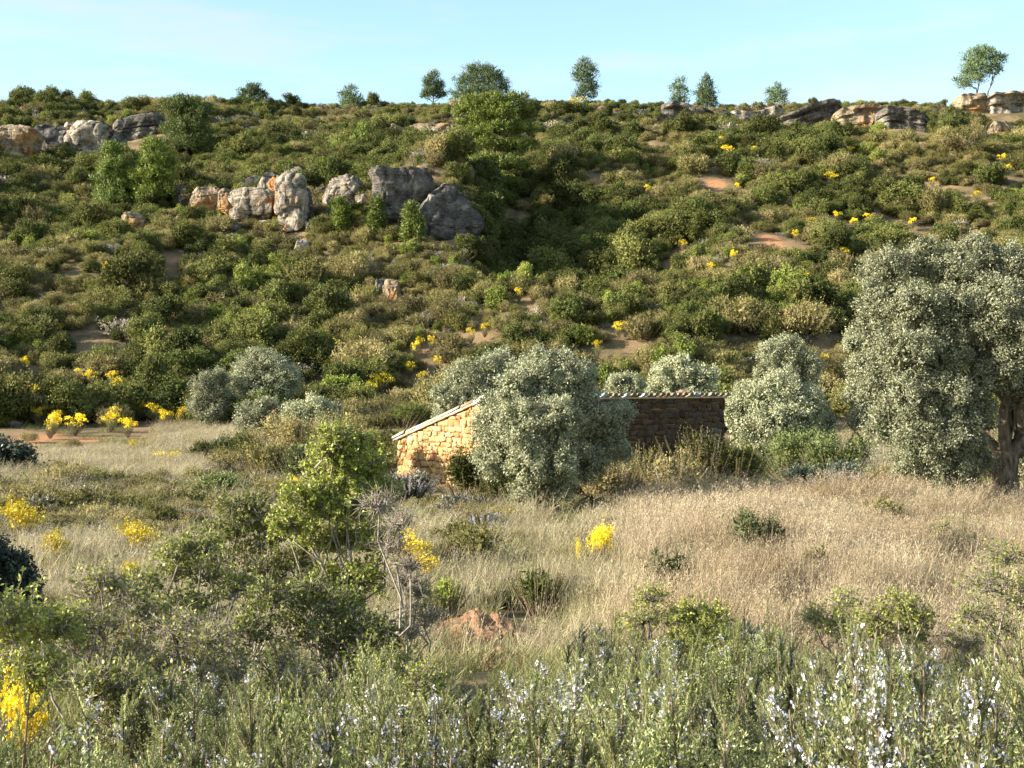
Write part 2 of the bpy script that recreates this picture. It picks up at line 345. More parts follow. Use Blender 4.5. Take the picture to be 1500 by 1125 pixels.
# ------------------------------------------------------------------ label helper
LM = [(705, 118, 'the round-topped pine on the skyline'), (725, 225, 'the big layered pine'), (633, 128, 'the small lone pine on the skyline'), (856, 115, 'the slender pine on the skyline'),
      (1435, 105, 'the fork-trunked pine on the ridge'), (275, 190, 'the dark broad pine high on the left'), (225, 255, 'the bright green pine by the rocks'), (165, 265, 'the narrow pine on the left'),
      (425, 300, 'the tall rock pillar'), (370, 290, 'the pale stacked boulders'), (300, 300, 'the leftmost rounded boulders'), (650, 300, 'the big peaked boulder'), (575, 280, 'the dark flat-topped crag'),
      (20, 215, 'the cream crag at the left edge'), (125, 205, 'the left skyline crags'), (1060, 168, 'the long thin rock ledge'), (1230, 165, 'the layered cliff under the ridge'), (1450, 150, 'the pale ledge below the ridge pine'),
      (635, 195, 'the small broken ledge'), (575, 435, 'the small tilted rock mid-slope'), (140, 537, 'the red earth scar at the left'), (385, 560, 'the paired silver olives on the left'), (640, 640, 'the stone hut gable'),
      (1000, 560, 'the tiled hut roof'), (1150, 520, 'the stacked silver olives right of the hut'), (1360, 400, 'the big silver olive on the right'), (930, 350, 'the shadowed gully'), (1130, 355, 'the orange earth patch on the right slope'),
      (100, 690, 'the straw meadow'), (1260, 625, 'the orange bare ground right of the hut'), (800, 560, 'the olive in front of the hut'), (1217, 265, 'the bright broom on the upper right slope'), (1430, 290, 'the broom near the right edge'),
      (305, 405, 'the lone broom on the left slope'), (915, 493, 'the twin broom tufts above the hut'), (40, 540, 'the broom beside the red scar'), (560, 570, 'the wide orange-yellow broom left of the hut'),
      (120, 400, 'the open left slope'), (1050, 430, 'the sunny right slope'), (450, 480, 'the mid-left slope'), (700, 480, 'the slope above the hut')]
def where(px, py, skip=None):
    best = min((l for l in LM if l[2] != skip), key=lambda l: (l[0]-px)**2+(1.4*(l[1]-py))**2)
    dx, dy = px-best[0], py-best[1]; dist = math.hypot(dx, dy)
    far = 'just ' if dist < 40 else ('' if dist < 95 else 'well ')
    a = math.degrees(math.atan2(-dy, dx)) % 360
    rel = ['right of', 'up and right of', 'above', 'up and left of', 'left of', 'down and left of', 'below', 'down and right of'][int((a+22.5)//45) % 8]
    return f'{far}{rel} {best[2]}'

# ------------------------------------------------------------------ hillside shrubs
def proto_shrub(kind, seed):
    g = np.random.default_rng(seed); Lv = Leaves()
    if kind == 'garrigue':
        lob = [((g.uniform(-.5, .5), g.uniform(-.5, .5), g.uniform(.35, .7)), (g.uniform(.28, .45),)*2+(g.uniform(.3, .5),)) for _ in range(6)]
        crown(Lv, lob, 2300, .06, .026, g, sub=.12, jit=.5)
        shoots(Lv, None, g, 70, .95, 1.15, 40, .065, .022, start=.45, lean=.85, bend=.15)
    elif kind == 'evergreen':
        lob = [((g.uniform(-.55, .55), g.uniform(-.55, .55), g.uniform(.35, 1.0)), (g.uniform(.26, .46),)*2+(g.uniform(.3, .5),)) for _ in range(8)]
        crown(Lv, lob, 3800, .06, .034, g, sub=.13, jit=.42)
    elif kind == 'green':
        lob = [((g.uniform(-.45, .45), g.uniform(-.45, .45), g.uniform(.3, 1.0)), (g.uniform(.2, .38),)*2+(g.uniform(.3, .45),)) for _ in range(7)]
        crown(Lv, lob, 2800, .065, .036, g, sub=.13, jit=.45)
    elif kind == 'grey':
        shoots(Lv, None, g, 70, .95, .9, 14, .12, .028, start=.35, lean=1.0, bend=.1)
        lob = [((0, 0, .3), (.7, .7, .4))]; crown(Lv, lob, 350, .11, .04, g, sub=.15, jit=.6)
    return Lv.build(kind+'_proto', M[kind], link=False)
KINDS = {'garrigue': ('rosemary_scrub', 'scrub bush', 'olive-brown', 'rosemary scrub bushes covering the hillside'),
         'evergreen': ('evergreen_shrub', 'evergreen shrub', 'dark green', 'dark evergreen shrubs on the hillside'),
         'green': ('lentisk_shrub', 'leafy shrub', 'bright green', 'bright leafy shrubs on the hillside'),
         'grey': ('dry_brush', 'dry brush', 'grey-brown', 'dry grey brush on the hillside')}
protos = {k: [proto_shrub(k, 100*i+j) for j in range(5)] for i, k in enumerate(KINDS)}

excl = []        # (x, y, ax, ay)
def exc(px, py, wpx, dep): 
    p = hit(px, py); excl.append((p[0], p[1], wpx/F*p[1], dep))

# rocks: (px centre, base py, width px, height px, name, material, seed, ochre, label)
def boulder(px, pb, w, h, m, seed, label, cat='boulder', name='boulder', flat=0, ochre=None, d=None, deep=.8, group=None, cuts=9, planes=None):
    g = np.random.default_rng(seed); w *= 1.12; h *= 1.15
    p = hit(px, pb) if d is None else gpt(px, d)
    k = p[1]/F; rx = w*k/2; rz = h*k/2; ry = max(rx*deep, .3)
    bm = bmesh.new(); bmesh.ops.create_icosphere(bm, subdivisions=5, radius=1)
    V = np.array([v.co[:] for v in bm.verts]); Fc = np.array([[v.index for v in f.verts] for f in bm.faces]); bm.free()
    V = np.sign(V)*np.abs(V)**(.66)                    # blockier
    for i in range(cuts):
        n = rdir(g, 1)[0]; n[2] = n[2]*.6+.1; n /= np.linalg.norm(n); c = g.uniform(.62, .95)
        dd = V@n-c; V = np.where(dd[:, None] > 0, V-n*dd[:, None]*.93, V)
    for n, c in (planes or []):
        n = np.array(n, float); n /= np.linalg.norm(n); dd = V@n-c; V = np.where(dd[:, None] > 0, V-n*dd[:, None]*.97, V)
    so = Vector(g.uniform(-50, 50, 3)); size = (rx+rz)
    out = []
    for v in V:
        q = Vector((v[0]*rx, v[1]*ry, v[2]*rz)); c = (q+so)
        a = noise.fractal(c*.4, .9, 2.1, 6)*.085*size+noise.ridged_multi_fractal(c*1.3, .9, 2.1, 4, 1.0, 2.0)*.022*min(size, 3)
        cr = noise.voronoi(c*(1.0/max(.5, size*.35)))[0]; crack = cr[1]-cr[0]; a -= .07*size*max(0, .10-crack)/.10
        if flat: a += .10*size*(math.floor(((q.z+noise.noise(c*.8)*.25)*flat)) % 2-.5)*.5
        n = Vector((v[0], v[1], v[2]*.5)); n.normalize(); out.append(q+n*a)
    V = np.array([o[:] for o in out])
    oc = np.zeros(len(V))
    if ochre: 
        for (ox, oz, orad) in ochre: oc = np.maximum(oc, (np.exp(-(((V[:, 0]/rx-ox)/orad)**2+((V[:, 2]/rz-oz)/(orad*1.6))**2)*1.5) > .42)*1.0)
    o = mesh_obj(name, V, Fc, m, attrs={'ochre': oc}, smooth=True)
    o.location = (p[0], p[1]+ry*.35, min(EYE+(562.5-(pb-h*.5))*k, float(np.mean([H(p[0]+q_*rx, p[1]) for q_ in (-.8, 0, .8)]))+rz*.93))
    tag(o, label, cat, group); excl.append((p[0], p[1]+ry*.35, rx*.92, ry*.8)); excl.append((p[0], p[1]-ry*.2-.5, rx*.85, .9)); return o
RK, RD, RT = M['rock'], M['rockdark'], M['rocktan']
boulder(272, 312, 34, 36, RD, 1, 'dark shaded rock at the left end of the boulder row')
boulder(303, 322, 44, 46, RT, 2, 'rounded tan boulder second from left in the row')
boulder(334, 318, 28, 40, RT, 3, 'small round tan boulder with orange foot', ochre=[(.2, -.7, .35)])
boulder(362, 292, 38, 32, RK, 4, 'pale grey block perched on the wide stacked boulder')
boulder(372, 324, 66, 42, RK, 5, 'wide grey stacked boulder between tan boulder and orange recess', ochre=[(.85, .2, .3)])
boulder(396, 296, 38, 42, RK, 6, 'pale grey block above the bright orange recess', ochre=[(.8, -.5, .5)])
boulder(429, 268, 30, 22, RK, 7, 'small boxy caprock on top of the tall pillar', ochre=[(.0, -.8, .3)])
boulder(426, 342, 44, 78, RK, 8, 'tall pale rock pillar with orange foot', deep=.7, ochre=[(-.35, -.85, .16), (-.85, .3, .12)])
boulder(403, 318, 20, 52, RT, 9, 'bright orange rock face behind the tall pillar', ochre=[(0, 0, 3)])
boulder(446, 330, 26, 50, RD, 40, 'dark side rock leaning on the right of the tall pillar')
boulder(352, 326, 30, 26, RK, 41, 'knobbly grey rock at the foot of the stacked boulders')
boulder(496, 264, 40, 18, RD, 10, 'thin dark slab at the top of the middle crag', flat=1.2)
boulder(500, 302, 54, 42, RK, 11, 'mottled grey crag right of the tall pillar')
boulder(585, 325, 84, 84, RD, 12, 'dark flat-topped crag left of the peaked boulder', cuts=8, planes=[((.35, -.9, .1), .45), ((0, 0, 1), .72)])
o = boulder(655, 344, 92, 80, RD, 13, 'big peaked boulder with sunlit left edge', cuts=6, planes=[((.42, -.85, .2), .42), ((-.8, -.1, .5), .62), ((.75, 0, .65), .66)])
boulder(196, 343, 34, 30, RT, 14, 'low cream rock lying below the bright green pine')
boulder(574, 450, 26, 36, RT, 15, 'small tilted tan rock in the middle of the slope')
boulder(556, 432, 16, 20, RD, 16, 'little dark rock left of the tilted tan rock')
boulder(628, 482, 22, 22, RD, 17, 'dark stone above the hut on the lower slope')
boulder(602, 480, 18, 14, RK, 18, 'flat grey stone beside the dark stone above the hut')
boulder(440, 373, 22, 20, RK, 19, 'small cracked rock just below the tall pillar')
boulder(25, 240, 66, 50, RT, 20, 'cream crag at the left edge of the hill', ochre=[(.5, -.4, .2)])
boulder(125, 238, 60, 58, RK, 21, 'rugged grey crag on the upper left slope')
boulder(70, 224, 56, 38, RD, 23, 'dark crag between the cream crag and the grey crag')
boulder(578, 207, 26, 24, RT, 24, 'leftmost small block of the broken upper ledge', flat=1.4, name='rock_ledge', cat='rock ledge')
boulder(640, 206, 88, 22, RT, 25, 'broken layered ledge left of the layered pine', flat=1.6, name='rock_ledge', cat='rock ledge')
boulder(448, 208, 20, 14, RK, 26, 'tiny pale rock among bushes near the upper slope')
boulder(108, 553, 18, 11, RD, 27, 'small dark block beside the red earth scar', name='stone', cat='stone')
boulder(1468, 204, 40, 24, RT, 33, 'tan rock below the ridge near the right edge')
boulder(880, 185, 60, 8, RD, 36, 'thin slab peeping from scrub under the skyline', flat=2, name='rock_ledge', cat='rock ledge', deep=.5)

def ledge(px0, px1, pb, h, m, seed, label, layers=6, tilt=0, deep=2.6, base=None):
    g = np.random.default_rng(seed); c = hit((px0+px1)/2, pb) if base is None else gpt((px0+px1)/2, base); k = c[1]/F; Lx = (px1-px0)*k; hz = h*k; n = int(Lx/.12)
    # stacked beds: a stepped cross-section swept along the outcrop
    cuts_ = np.sort(np.concatenate([[0, 1], g.uniform(.08, .92, layers-1)])); prof = []
    for i in range(layers):
        o_ = g.uniform(-.55, .5)+.25*(i/layers); z0, z1 = cuts_[i], cuts_[i+1]
        for f in (.06, .5, .94): prof.append((o_+(.0 if f == .5 else .08), z0+(z1-z0)*f, i))
    V = []; X = np.linspace(-Lx/2, Lx/2, n)
    endf = np.clip(np.minimum(X+Lx/2, Lx/2-X)/(Lx*.16), 0, 1)**.5
    for j, xx in enumerate(X):
        brk = 1.0*(float(fbm(xx/1.9+seed*3, seed*1.7, 3))-.5); e_ = float(endf[j])
        hz_ = hz*(.62+.38*e_)*(.8+.45*float(vn(xx/2.3+seed, 4.4)))
        row = []
        for (oy, zf, li) in prof:
            lay = .75*(float(fbm(xx/1.1+li*13.7+seed, li*5.1, 2))-.5); fine = .22*(float(fbm(xx*2.2+li*3, zf*14+seed, 3))-.5)
            row.append((xx, -(oy*.9+lay+brk*1.2+fine)*e_+(1-e_)*1.2, zf*hz_-.25+fine*.3+tilt*xx))
        row.append((xx, deep*.5, hz_-.22+tilt*xx+.1*float(vn(xx, 9)))); row.append((xx, deep, hz_-.9+tilt*xx)); row.append((xx, deep, -1.2+tilt*xx)); row.insert(0, (xx, .3, -1.2+tilt*xx))
        gz = float(np.mean(H(c[0]+xx+np.array([-2., 0, 2.]), np.full(3, c[1]))))-c[2]
        row = [(a_, b_, z_+gz) for a_, b_, z_ in row]; V += row
    K = len(prof)+4; i = np.arange(n-1)[:, None]*K; j = np.arange(K)[None]; j2 = (j+1) % K
    Fc = np.stack([i+j, i+K+j, i+K+j2, i+j2], -1).reshape(-1, 4)
    o = mesh_obj('rock_ledge', np.array(V), Fc, m, attrs={'ochre': np.zeros(len(V))}); o.location = (c[0], c[1]+.3, c[2]+.4); tag(o, label, 'rock ledge')
    for q in np.arange(-Lx/2+.5, Lx/2-.4, 1.2): excl.append((c[0]+q, c[1]-1.8, 1.1, 4.6))
    return o
boulder(165, 238, 44, 40, RD, 39, 'dark crag under the overhanging ledge on the upper left')
ledge(160, 238, 205, 32, RD, 22, 'dark overhanging ledge beside the broad pine high on the left')
ledge(88, 165, 203, 20, RK, 38, 'pale flat ledge on top of the upper left crags', layers=4)
ledge(970, 1078, 184, 26, RD, 28, 'left end of the long thin rock ledge below the skyline', layers=5)
ledge(1062, 1152, 184, 24, RK, 29, 'tan middle stretch of the long thin rock ledge', layers=5)
ledge(1140, 1238, 186, 32, RD, 30, 'dark left part of the layered cliff under the ridge', layers=7)
ledge(1222, 1303, 187, 32, RT, 31, 'tan layered middle of the cliff under the ridge', layers=9)
ledge(1287, 1368, 189, 32, RD, 32, 'dark right part of the layered cliff', layers=7)
ledge(1400, 1452, 166, 26, RT, 34, 'flat tan beds directly under the fork-trunked pine', layers=5)
ledge(1443, 1525, 168, 30, RK, 35, 'pale ledge at the right end of the skyline', layers=5)

hill = [(305, 405, 8), (560, 568, 26), (545, 575, 18), (915, 493, 9), (906, 494, 8), (1217, 265, 16), (1430, 291, 14), (948, 283, 8), (990, 330, 7), (120, 590, 14), (165, 575, 22), (230, 610, 22), (112, 628, 26), (165, 625, 18),
        (38, 540, 10), (269, 602, 14), (600, 548, 14), (710, 490, 8), (85, 583, 8), (120, 600, 14), (22, 574, 8), (58, 612, 10), (245, 619, 16), (267, 618, 14), (138, 560, 16), (190, 633, 20), (1205, 535, 12), (1213, 560, 12), (1190, 330, 14), (1235, 375, 14),
        (1105, 222, 10), (1270, 325, 12), (1335, 330, 12), (845, 155, 20), (1054, 208, 8), (1067, 228, 18), (1465, 235, 12), (1178, 413, 10), (1073, 383, 10), (875, 520, 10), (640, 542, 10), (270, 425, 10), (88, 489, 6), (155, 400, 8), (390, 250, 8),
        (538, 222, 8), (1225, 320, 10), (1300, 350, 14), (1075, 380, 9), (1000, 365, 8), (1250, 330, 10), (1040, 400, 8), (1165, 350, 9), (1390, 355, 12), (1475, 250, 10), (690, 500, 8), (480, 545, 10), (1245, 225, 8), (865, 425, 7), (760, 440, 6)]
_g = np.random.default_rng(91)
hill += [(int(_g.uniform(0, 290)), int(_g.uniform(545, 640)), int(_g.uniform(6, 13))) for _ in range(22)]+[(int(_g.uniform(1000, 1500)), int(_g.uniform(200, 470)), int(_g.uniform(6, 11))) for _ in range(5)]+[(int(_g.uniform(480, 720)), int(_g.uniform(500, 600)), int(_g.uniform(6, 10))) for _ in range(8)]
for px_, py_, w_ in hill:
    if py_ > 160: exc(px_, py_+w_*.35+7, w_+14, 1.5)

for i_, (px_, pb_, w_, h_) in enumerate([(266, 330, 16, 12), (290, 336, 20, 12), (345, 340, 18, 12), (385, 338, 22, 14), (462, 318, 18, 20), (470, 292, 20, 16), (530, 306, 20, 20), (516, 328, 18, 14), (608, 352, 18, 14), (206, 352, 14, 9), (452, 268, 18, 12), (60, 246, 22, 14), (98, 248, 18, 12), (230, 214, 24, 12), (700, 356, 16, 12)]):
    boulder(px_, pb_, w_, h_, [RK, RT, RD][i_ % 3], 800+i_, f"{['pale grey', 'tan', 'dark grey'][i_ % 3]} broken rock {where(px_, pb_-h_/2)}", cat='rock', name='broken_rock', group='broken rocks around the outcrops')

# terraces & clearings free of shrubs
for c in [(40, 648, 95, 7), (110, 700, 170, 12), (240, 690, 80, 9), (300, 638, 90, 4), (1255, 630, 60, 5), (148, 537, 26, 2.2), (1130, 362, 36, 4.5), (1090, 336, 14, 5), (1050, 276, 34, 2.8), (930, 352, 30, 3), (1178, 380, 14, 2), (255, 386, 22, 2.5), (400, 458, 14, 2.5), (870, 268, 12, 2), (1365, 349, 16, 2), (990, 394, 18, 2.4)]: exc(*c)

# ------------------------------------------------------------------ trees
def limb(Tb, a, b, r0, r1, g, wob=.1, n=7, k=6):
    a = np.array(a, float); b = np.array(b, float); t = np.linspace(0, 1, n)[:, None]
    w = g.normal(size=(n, 3))*wob*np.linalg.norm(b-a)*np.sin(t*math.pi)
    Tb.add(a+(b-a)*t+w, np.linspace(r0, r1, n), k)
def olive(px, d, lobes, n, trunk_r, label, seed, leaf=(.085, .03), sub=.26, m='olive', forks=None, group=None, name='olive_tree', cat='olive tree', trunkz=None, twig=True, basepx=None):
    g = np.random.default_rng(seed); b = gpt(px, d)
    root = empty(name, b); tag(root, label, cat, group)
    lobes = [(c, tuple(q*.84 for q in r)) for c, r in lobes]
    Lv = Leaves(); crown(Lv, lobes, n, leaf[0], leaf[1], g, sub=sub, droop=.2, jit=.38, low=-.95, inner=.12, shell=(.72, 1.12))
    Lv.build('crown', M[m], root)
    Tb = Tubes(); hh = forks or .55; cz = np.mean([l[0] for l in lobes], 0)
    f = np.array([.1*trunk_r, 0, hh]); t = np.linspace(0, 1, 8)[:, None]
    Tb.add(np.array([0, 0, -.2])*(1-t)+f*t+g.normal(size=(8, 3))*.04*trunk_r*4*np.sin(t*3.1), trunk_r*np.array([1.7, 1.45, 1.15, 1, .95, .95, 1.0, .9]), 9)
    for q_ in range(3):
        a0 = q_*2.1+seed; sp_ = np.array([[math.cos(a0+w_*1.6)*trunk_r*(.75-.2*w_), math.sin(a0+w_*1.6)*trunk_r*(.75-.2*w_), -.15+w_*hh*1.1] for w_ in np.linspace(0, 1, 8)]); sp_[:, 0] += sp_[:, 2]*.12; Tb.add(sp_+g.normal(size=(8, 3))*trunk_r*.08, trunk_r*np.array([.8, .62, .5, .52, .45, .5, .42, .4]), 8)
    for an in np.linspace(0, 6.28, 6)[:-1]:
        Tb.add([(math.cos(an)*trunk_r*2.0, math.sin(an)*trunk_r*2.0, -.12), (math.cos(an)*trunk_r*.9, math.sin(an)*trunk_r*.9, .12), (math.cos(an)*trunk_r*.5, math.sin(an)*trunk_r*.5, .5*hh)], [trunk_r*.35, trunk_r*.45, trunk_r*.4], 6)
    for (c, r) in sorted(lobes, key=lambda l: -l[1][0])[:9]:
        limb(Tb, f-[0, 0, .1], np.array(c), trunk_r*.5, trunk_r*.1, g)
    Tb.build('trunk', M['bark'], root); excl.append((b[0], b[1], .9, .9)); return root
def lobes_from_px(spec, px, d, base_d=None, dy=1.):
    """spec: (px, py, rpx, depth offset m, [vertical rpx]) -> lobes relative to the tree base"""
    b = gpt(px, d); out = []
    for s in spec:
        rz = s[4] if len(s) > 4 else s[2]; p = at(s[0], s[1], d+s[3]); k = (d+s[3])/F
        out.append((tuple(p-b), (s[2]*k, s[2]*k*dy, rz*k)))
    return out
# olive in front of the hut
sp = [(790, 560, 42, .2), (750, 575, 32, -.2), (835, 558, 36, .3), (765, 548, 24, .6), (722, 625, 36, -.1), (765, 625, 44, -.8), (815, 615, 42, -.7), (725, 672, 36, -.3, 34), (775, 680, 38, -1.0), (815, 675, 36, -.9, 44), (770, 718, 26, -.9, 26), (820, 715, 24, -.7),
      (858, 600, 36, .3), (880, 640, 42, .6), (862, 680, 34, .3), (902, 610, 26, .9), (906, 655, 24, .8), (790, 530, 24, .5), (825, 530, 22, .6), (855, 555, 26, .9), (718, 590, 20, .2)]
olive(798, 30, lobes_from_px(sp, 798, 30), 110000, .12, 'round silvery olive tree in front of the hut corner', 51, leaf=(.048, .019), sub=.14, forks=.7)
# big olive on the right
sp = [(1400, 395, 46, 0), (1300, 390, 36, -.2), (1345, 385, 32, .3), (1450, 390, 50, .3), (1290, 440, 40, -.4), (1340, 450, 46, -.9), (1290, 500, 38, -.6), (1395, 455, 44, -.7), (1460, 440, 46, -.9), (1500, 400, 50, 0), (1265, 480, 20, -.1),
      (1330, 520, 50, -1.2), (1380, 520, 46, -.9), (1285, 560, 36, -.5), (1330, 580, 46, -1.3), (1390, 580, 44, -1.2), (1300, 620, 38, -.8), (1350, 640, 44, -1.4), (1400, 640, 44, -1.3), (1330, 680, 32, -1.1, 24), (1385, 690, 40, -1.2, 28), (1420, 655, 32, -1.0),
      (1415, 700, 24, -.6, 18), (1436, 672, 26, -.5, 24), (1500, 612, 34, .5, 30), (1500, 480, 44, -1.0), (1490, 640, 30, 1.4, 60), (1540, 560, 60, .5), (1560, 450, 60, 0), (1620, 500, 60, 0), (1600, 600, 60, .2), (1560, 660, 50, 0), (1660, 430, 50, 0), (1530, 700, 34, 1.0, 22), (1360, 520, 60, .6, 70), (1440, 500, 50, .9, 60), (1435, 565, 40, -.8), (1475, 530, 42, -.9), (1430, 612, 32, -.9), (1510, 565, 40, -.3), (1450, 470, 40, -1.0), (1360, 360, 16, 0), (1430, 360, 20, .1), (1270, 400, 16, 0)]
olive(1470, 30, lobes_from_px(sp, 1470, 30), 230000, .27, 'huge silvery olive with thick leaning trunk at the right edge', 52, leaf=(.05, .020), sub=.15, forks=1.25)
# other olives (px, d, spec, n, label)
ol = [(690, 48, [(655, 585, 30, 0), (680, 560, 34, 0), (715, 545, 30, 0), (740, 535, 26, .5), (660, 610, 26, -.3), (700, 590, 40, 0), (735, 575, 34, 0)], 15000, 'silvery olive rising behind the hut gable'),
      (918, 52, [(905, 562, 20, 0), (925, 565, 20, 0), (915, 590, 28, 0)], 6000, 'small silvery olive crown behind the left end of the roof'),
      (1000, 54, [(975, 550, 26, 0), (1000, 542, 26, 0), (1030, 555, 26, 0), (1000, 580, 40, .3), (960, 570, 18, 0), (985, 535, 14, 0)], 11000, 'rounded silvery olive behind the middle of the roof'),
      (1150, 62, [(1130, 520, 26, 0), (1155, 510, 26, 0), (1185, 530, 22, 0), (1145, 550, 36, 0), (1180, 555, 24, .2), (1115, 545, 14, 0)], 11000, 'upper silvery olive of the two right of the hut'),
      (1150, 46, [(1100, 590, 36, 0), (1140, 575, 34, -.2), (1180, 595, 36, 0), (1090, 630, 30, -.2), (1130, 620, 44, -.5), (1175, 640, 40, -.2), (1205, 620, 26, .2), (1110, 655, 30, -.3), (1075, 600, 18, 0), (1205, 650, 24, .4), (1150, 560, 20, .2), (1165, 610, 30, -.6)], 20000, 'low wide silvery olive touching the right end of the hut'),
      (1262, 46, [(1252, 500, 18, 0), (1258, 535, 22, 0), (1255, 575, 22, 0), (1262, 610, 20, 0), (1275, 560, 30, 0)], 8000, 'grey olive half hidden behind the huge right olive'),
      (305, 62, [(300, 565, 24, 0), (318, 555, 20, 0), (292, 595, 20, 0), (312, 598, 26, 0), (325, 580, 20, 0), (305, 612, 22, 0)], 9000, 'leftmost smaller grey olive beside the tall one'),
      (385, 63, [(365, 545, 30, 0), (390, 535, 28, 0), (415, 550, 30, 0), (350, 560, 22, 0), (385, 575, 42, -.2), (425, 565, 18, 0), (370, 600, 30, -.2), (400, 600, 28, 0), (375, 522, 16, 0)], 16000, 'tall silver olive on the left between two lower ones'),
      (380, 57, [(365, 610, 24, 0), (390, 600, 22, 0), (378, 625, 24, 0), (400, 620, 18, 0)], 7000, 'low pale olive bush below the tall left olive'),
      (455, 56, [(430, 608, 22, 0), (460, 600, 24, 0), (445, 625, 26, 0), (480, 618, 22, 0), (420, 630, 18, 0), (490, 600, 12, 0)], 9000, 'low pale olive bush spreading right of the tall left olive')]
for i, (px, d, spc, n, lab) in enumerate(ol):
    olive(px, d, lobes_from_px(spc, px, d), int(n*2.2), .1, lab, 60+i, leaf=(.072, .028), sub=.18, forks=.5)
# dark edge trees on the left
olive(5, 39, lobes_from_px([(20, 680, 40, 0), (-30, 670, 50, 0), (0, 710, 50, -.3), (45, 700, 20, 0), (-70, 690, 50, 0)], 5, 39), 16000, .1, 'dark rounded evergreen oak at the left edge by the meadow', 80, m='darkolive', name='holm_oak', cat='oak tree', leaf=(.09, .045))
olive(-10, 15, lobes_from_px([(0, 850, 50, 0), (-60, 830, 80, 0), (30, 880, 40, -.1), (-20, 920, 60, -.2), (20, 830, 25, 0)], -10, 15), 26000, .05, 'dark bushy oak at the left edge above the yellow broom', 81, m='darkolive', name='holm_oak', cat='oak tree', leaf=(.035, .02), sub=.09, forks=.2)

def pine(px, base, lobes_spec, n, label, seed, d=None, leaf=(.22, .045), m='pine', sub=.34, tr=.16, forks=None, lean=0):
    g = np.random.default_rng(seed); b = hit(px, base) if d is None else gpt(px, d); dd = b[1]
    lobes = lobes_from_px(lobes_spec, px, dd)
    root = empty('pine_tree', b); tag(root, label, 'pine tree')
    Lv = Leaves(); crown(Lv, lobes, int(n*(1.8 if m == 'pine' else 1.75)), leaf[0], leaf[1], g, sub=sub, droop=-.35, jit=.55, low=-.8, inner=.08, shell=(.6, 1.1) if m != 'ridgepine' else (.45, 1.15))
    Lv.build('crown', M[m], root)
    Tb = Tubes(); zt = max(l[0][2] for l in lobes); cx = np.average([l[0][0] for l in lobes], weights=[l[1][0] for l in lobes])
    if forks:
        for (tx, tz) in forks: limb(Tb, (0, 0, -.3), (tx, 0, tz), tr, tr*.35, g, .04, 9)
        tops = [np.array([tx, 0, tz]) for tx, tz in forks]
    else:
        limb(Tb, (0, 0, -.3), (cx, 0, zt), tr, tr*.25, g, .03, 9); tops = None
    for (c, r) in lobes:
        c = np.array(c); 
        if tops: a = min(tops, key=lambda q: np.linalg.norm(q-c))
        else: a = np.array([cx*min(1, max(.1, c[2]/zt-.15)), 0, max(.3, c[2]-.5*abs(c[0]-cx)-.3)])
        limb(Tb, a, c, tr*.4, tr*.12, g, .08)
    Tb.build('trunk', M['pinebark'], root); excl.append((b[0], b[1], .6, .6)); return root
exc(715, 300, 80, 2.5)
pine(733, 292, [(692, 152, 20, .5, 11), (722, 148, 22, 0, 12), (755, 150, 22, .3, 12), (772, 166, 14, .3, 9), (738, 165, 26, -.3, 11), (706, 170, 22, 0, 11), (728, 188, 26, -.5, 10), (768, 190, 18, .2, 9), (697, 196, 20, -.2, 9), (716, 210, 24, -.7, 9), (752, 214, 22, -.3, 10), (778, 212, 10, .3, 6), (686, 222, 12, -.2, 6), (708, 236, 24, -.8, 9), (740, 240, 24, -.8, 9), (764, 244, 12, .3, 7), (694, 256, 16, -.4, 8), (728, 264, 24, -1.1, 10), (756, 272, 14, -.2, 8), (706, 282, 20, -.8, 10), (738, 290, 20, -.9, 9), (676, 165, 12, .6, 8), (676, 182, 10, .2, 6)], 24000, 'big bright layered pine in the middle of the slope', 90)
pine(276, 235, [(262, 160, 28, 0, 16), (290, 165, 24, 0, 16), (275, 185, 34, 0, 16), (255, 190, 18, 0, 12), (275, 210, 34, -.3, 14), (295, 205, 20, .2, 14), (272, 150, 20, 0, 10)], 11000, 'dark broad pine high on the left slope', 91, m='darkpine')
pine(226, 305, [(225, 215, 16, 0, 14), (232, 235, 24, 0, 14), (215, 240, 14, 0, 12), (228, 260, 30, -.3, 14), (205, 255, 14, 0, 10), (240, 280, 22, 0, 16), (218, 285, 24, -.3, 14), (240, 250, 16, .3, 12)], 10000, 'bright green pine left of the boulder row', 92)
pine(166, 312, [(163, 222, 14, 0, 14), (168, 245, 22, 0, 16), (155, 265, 18, 0, 14), (175, 270, 22, 0, 14), (165, 292, 26, -.3, 14), (150, 285, 12, 0, 10)], 9000, 'narrow dark green pine on the far left slope', 93, m='darkpine')
pine(705, 158, [(705, 116, 32, 0, 18), (684, 120, 20, 0, 13), (727, 122, 20, 0, 14), (700, 103, 22, 0, 9), (705, 138, 38, 0, 12), (676, 140, 20, 0, 11), (738, 132, 12, 0, 9), (720, 108, 16, 0, 9)], 9500, 'round-topped pine on the skyline behind the layered pine', 94, d=163, m='ridgepine')
pine(634, 150, [(634, 113, 9, 0, 8), (628, 122, 10, 0, 9), (641, 126, 10, 0, 10), (633, 136, 15, 0, 9), (648, 140, 7, 0, 6), (623, 140, 7, 0, 6)], 3400, 'small lone bushy pine left of the round-topped pine', 95, d=167, m='ridgepine', tr=.1)
pine(857, 150, [(856, 92, 9, 0, 7), (850, 102, 11, 0, 9), (865, 103, 11, 0, 8), (857, 116, 17, 0, 9), (845, 112, 8, 0, 6), (858, 130, 15, 0, 9), (870, 126, 8, 0, 8), (848, 140, 10, 0, 8), (868, 141, 10, 0, 7)], 3600, 'slender airy pine alone on the skyline', 96, d=166, m='ridgepine', tr=.1)
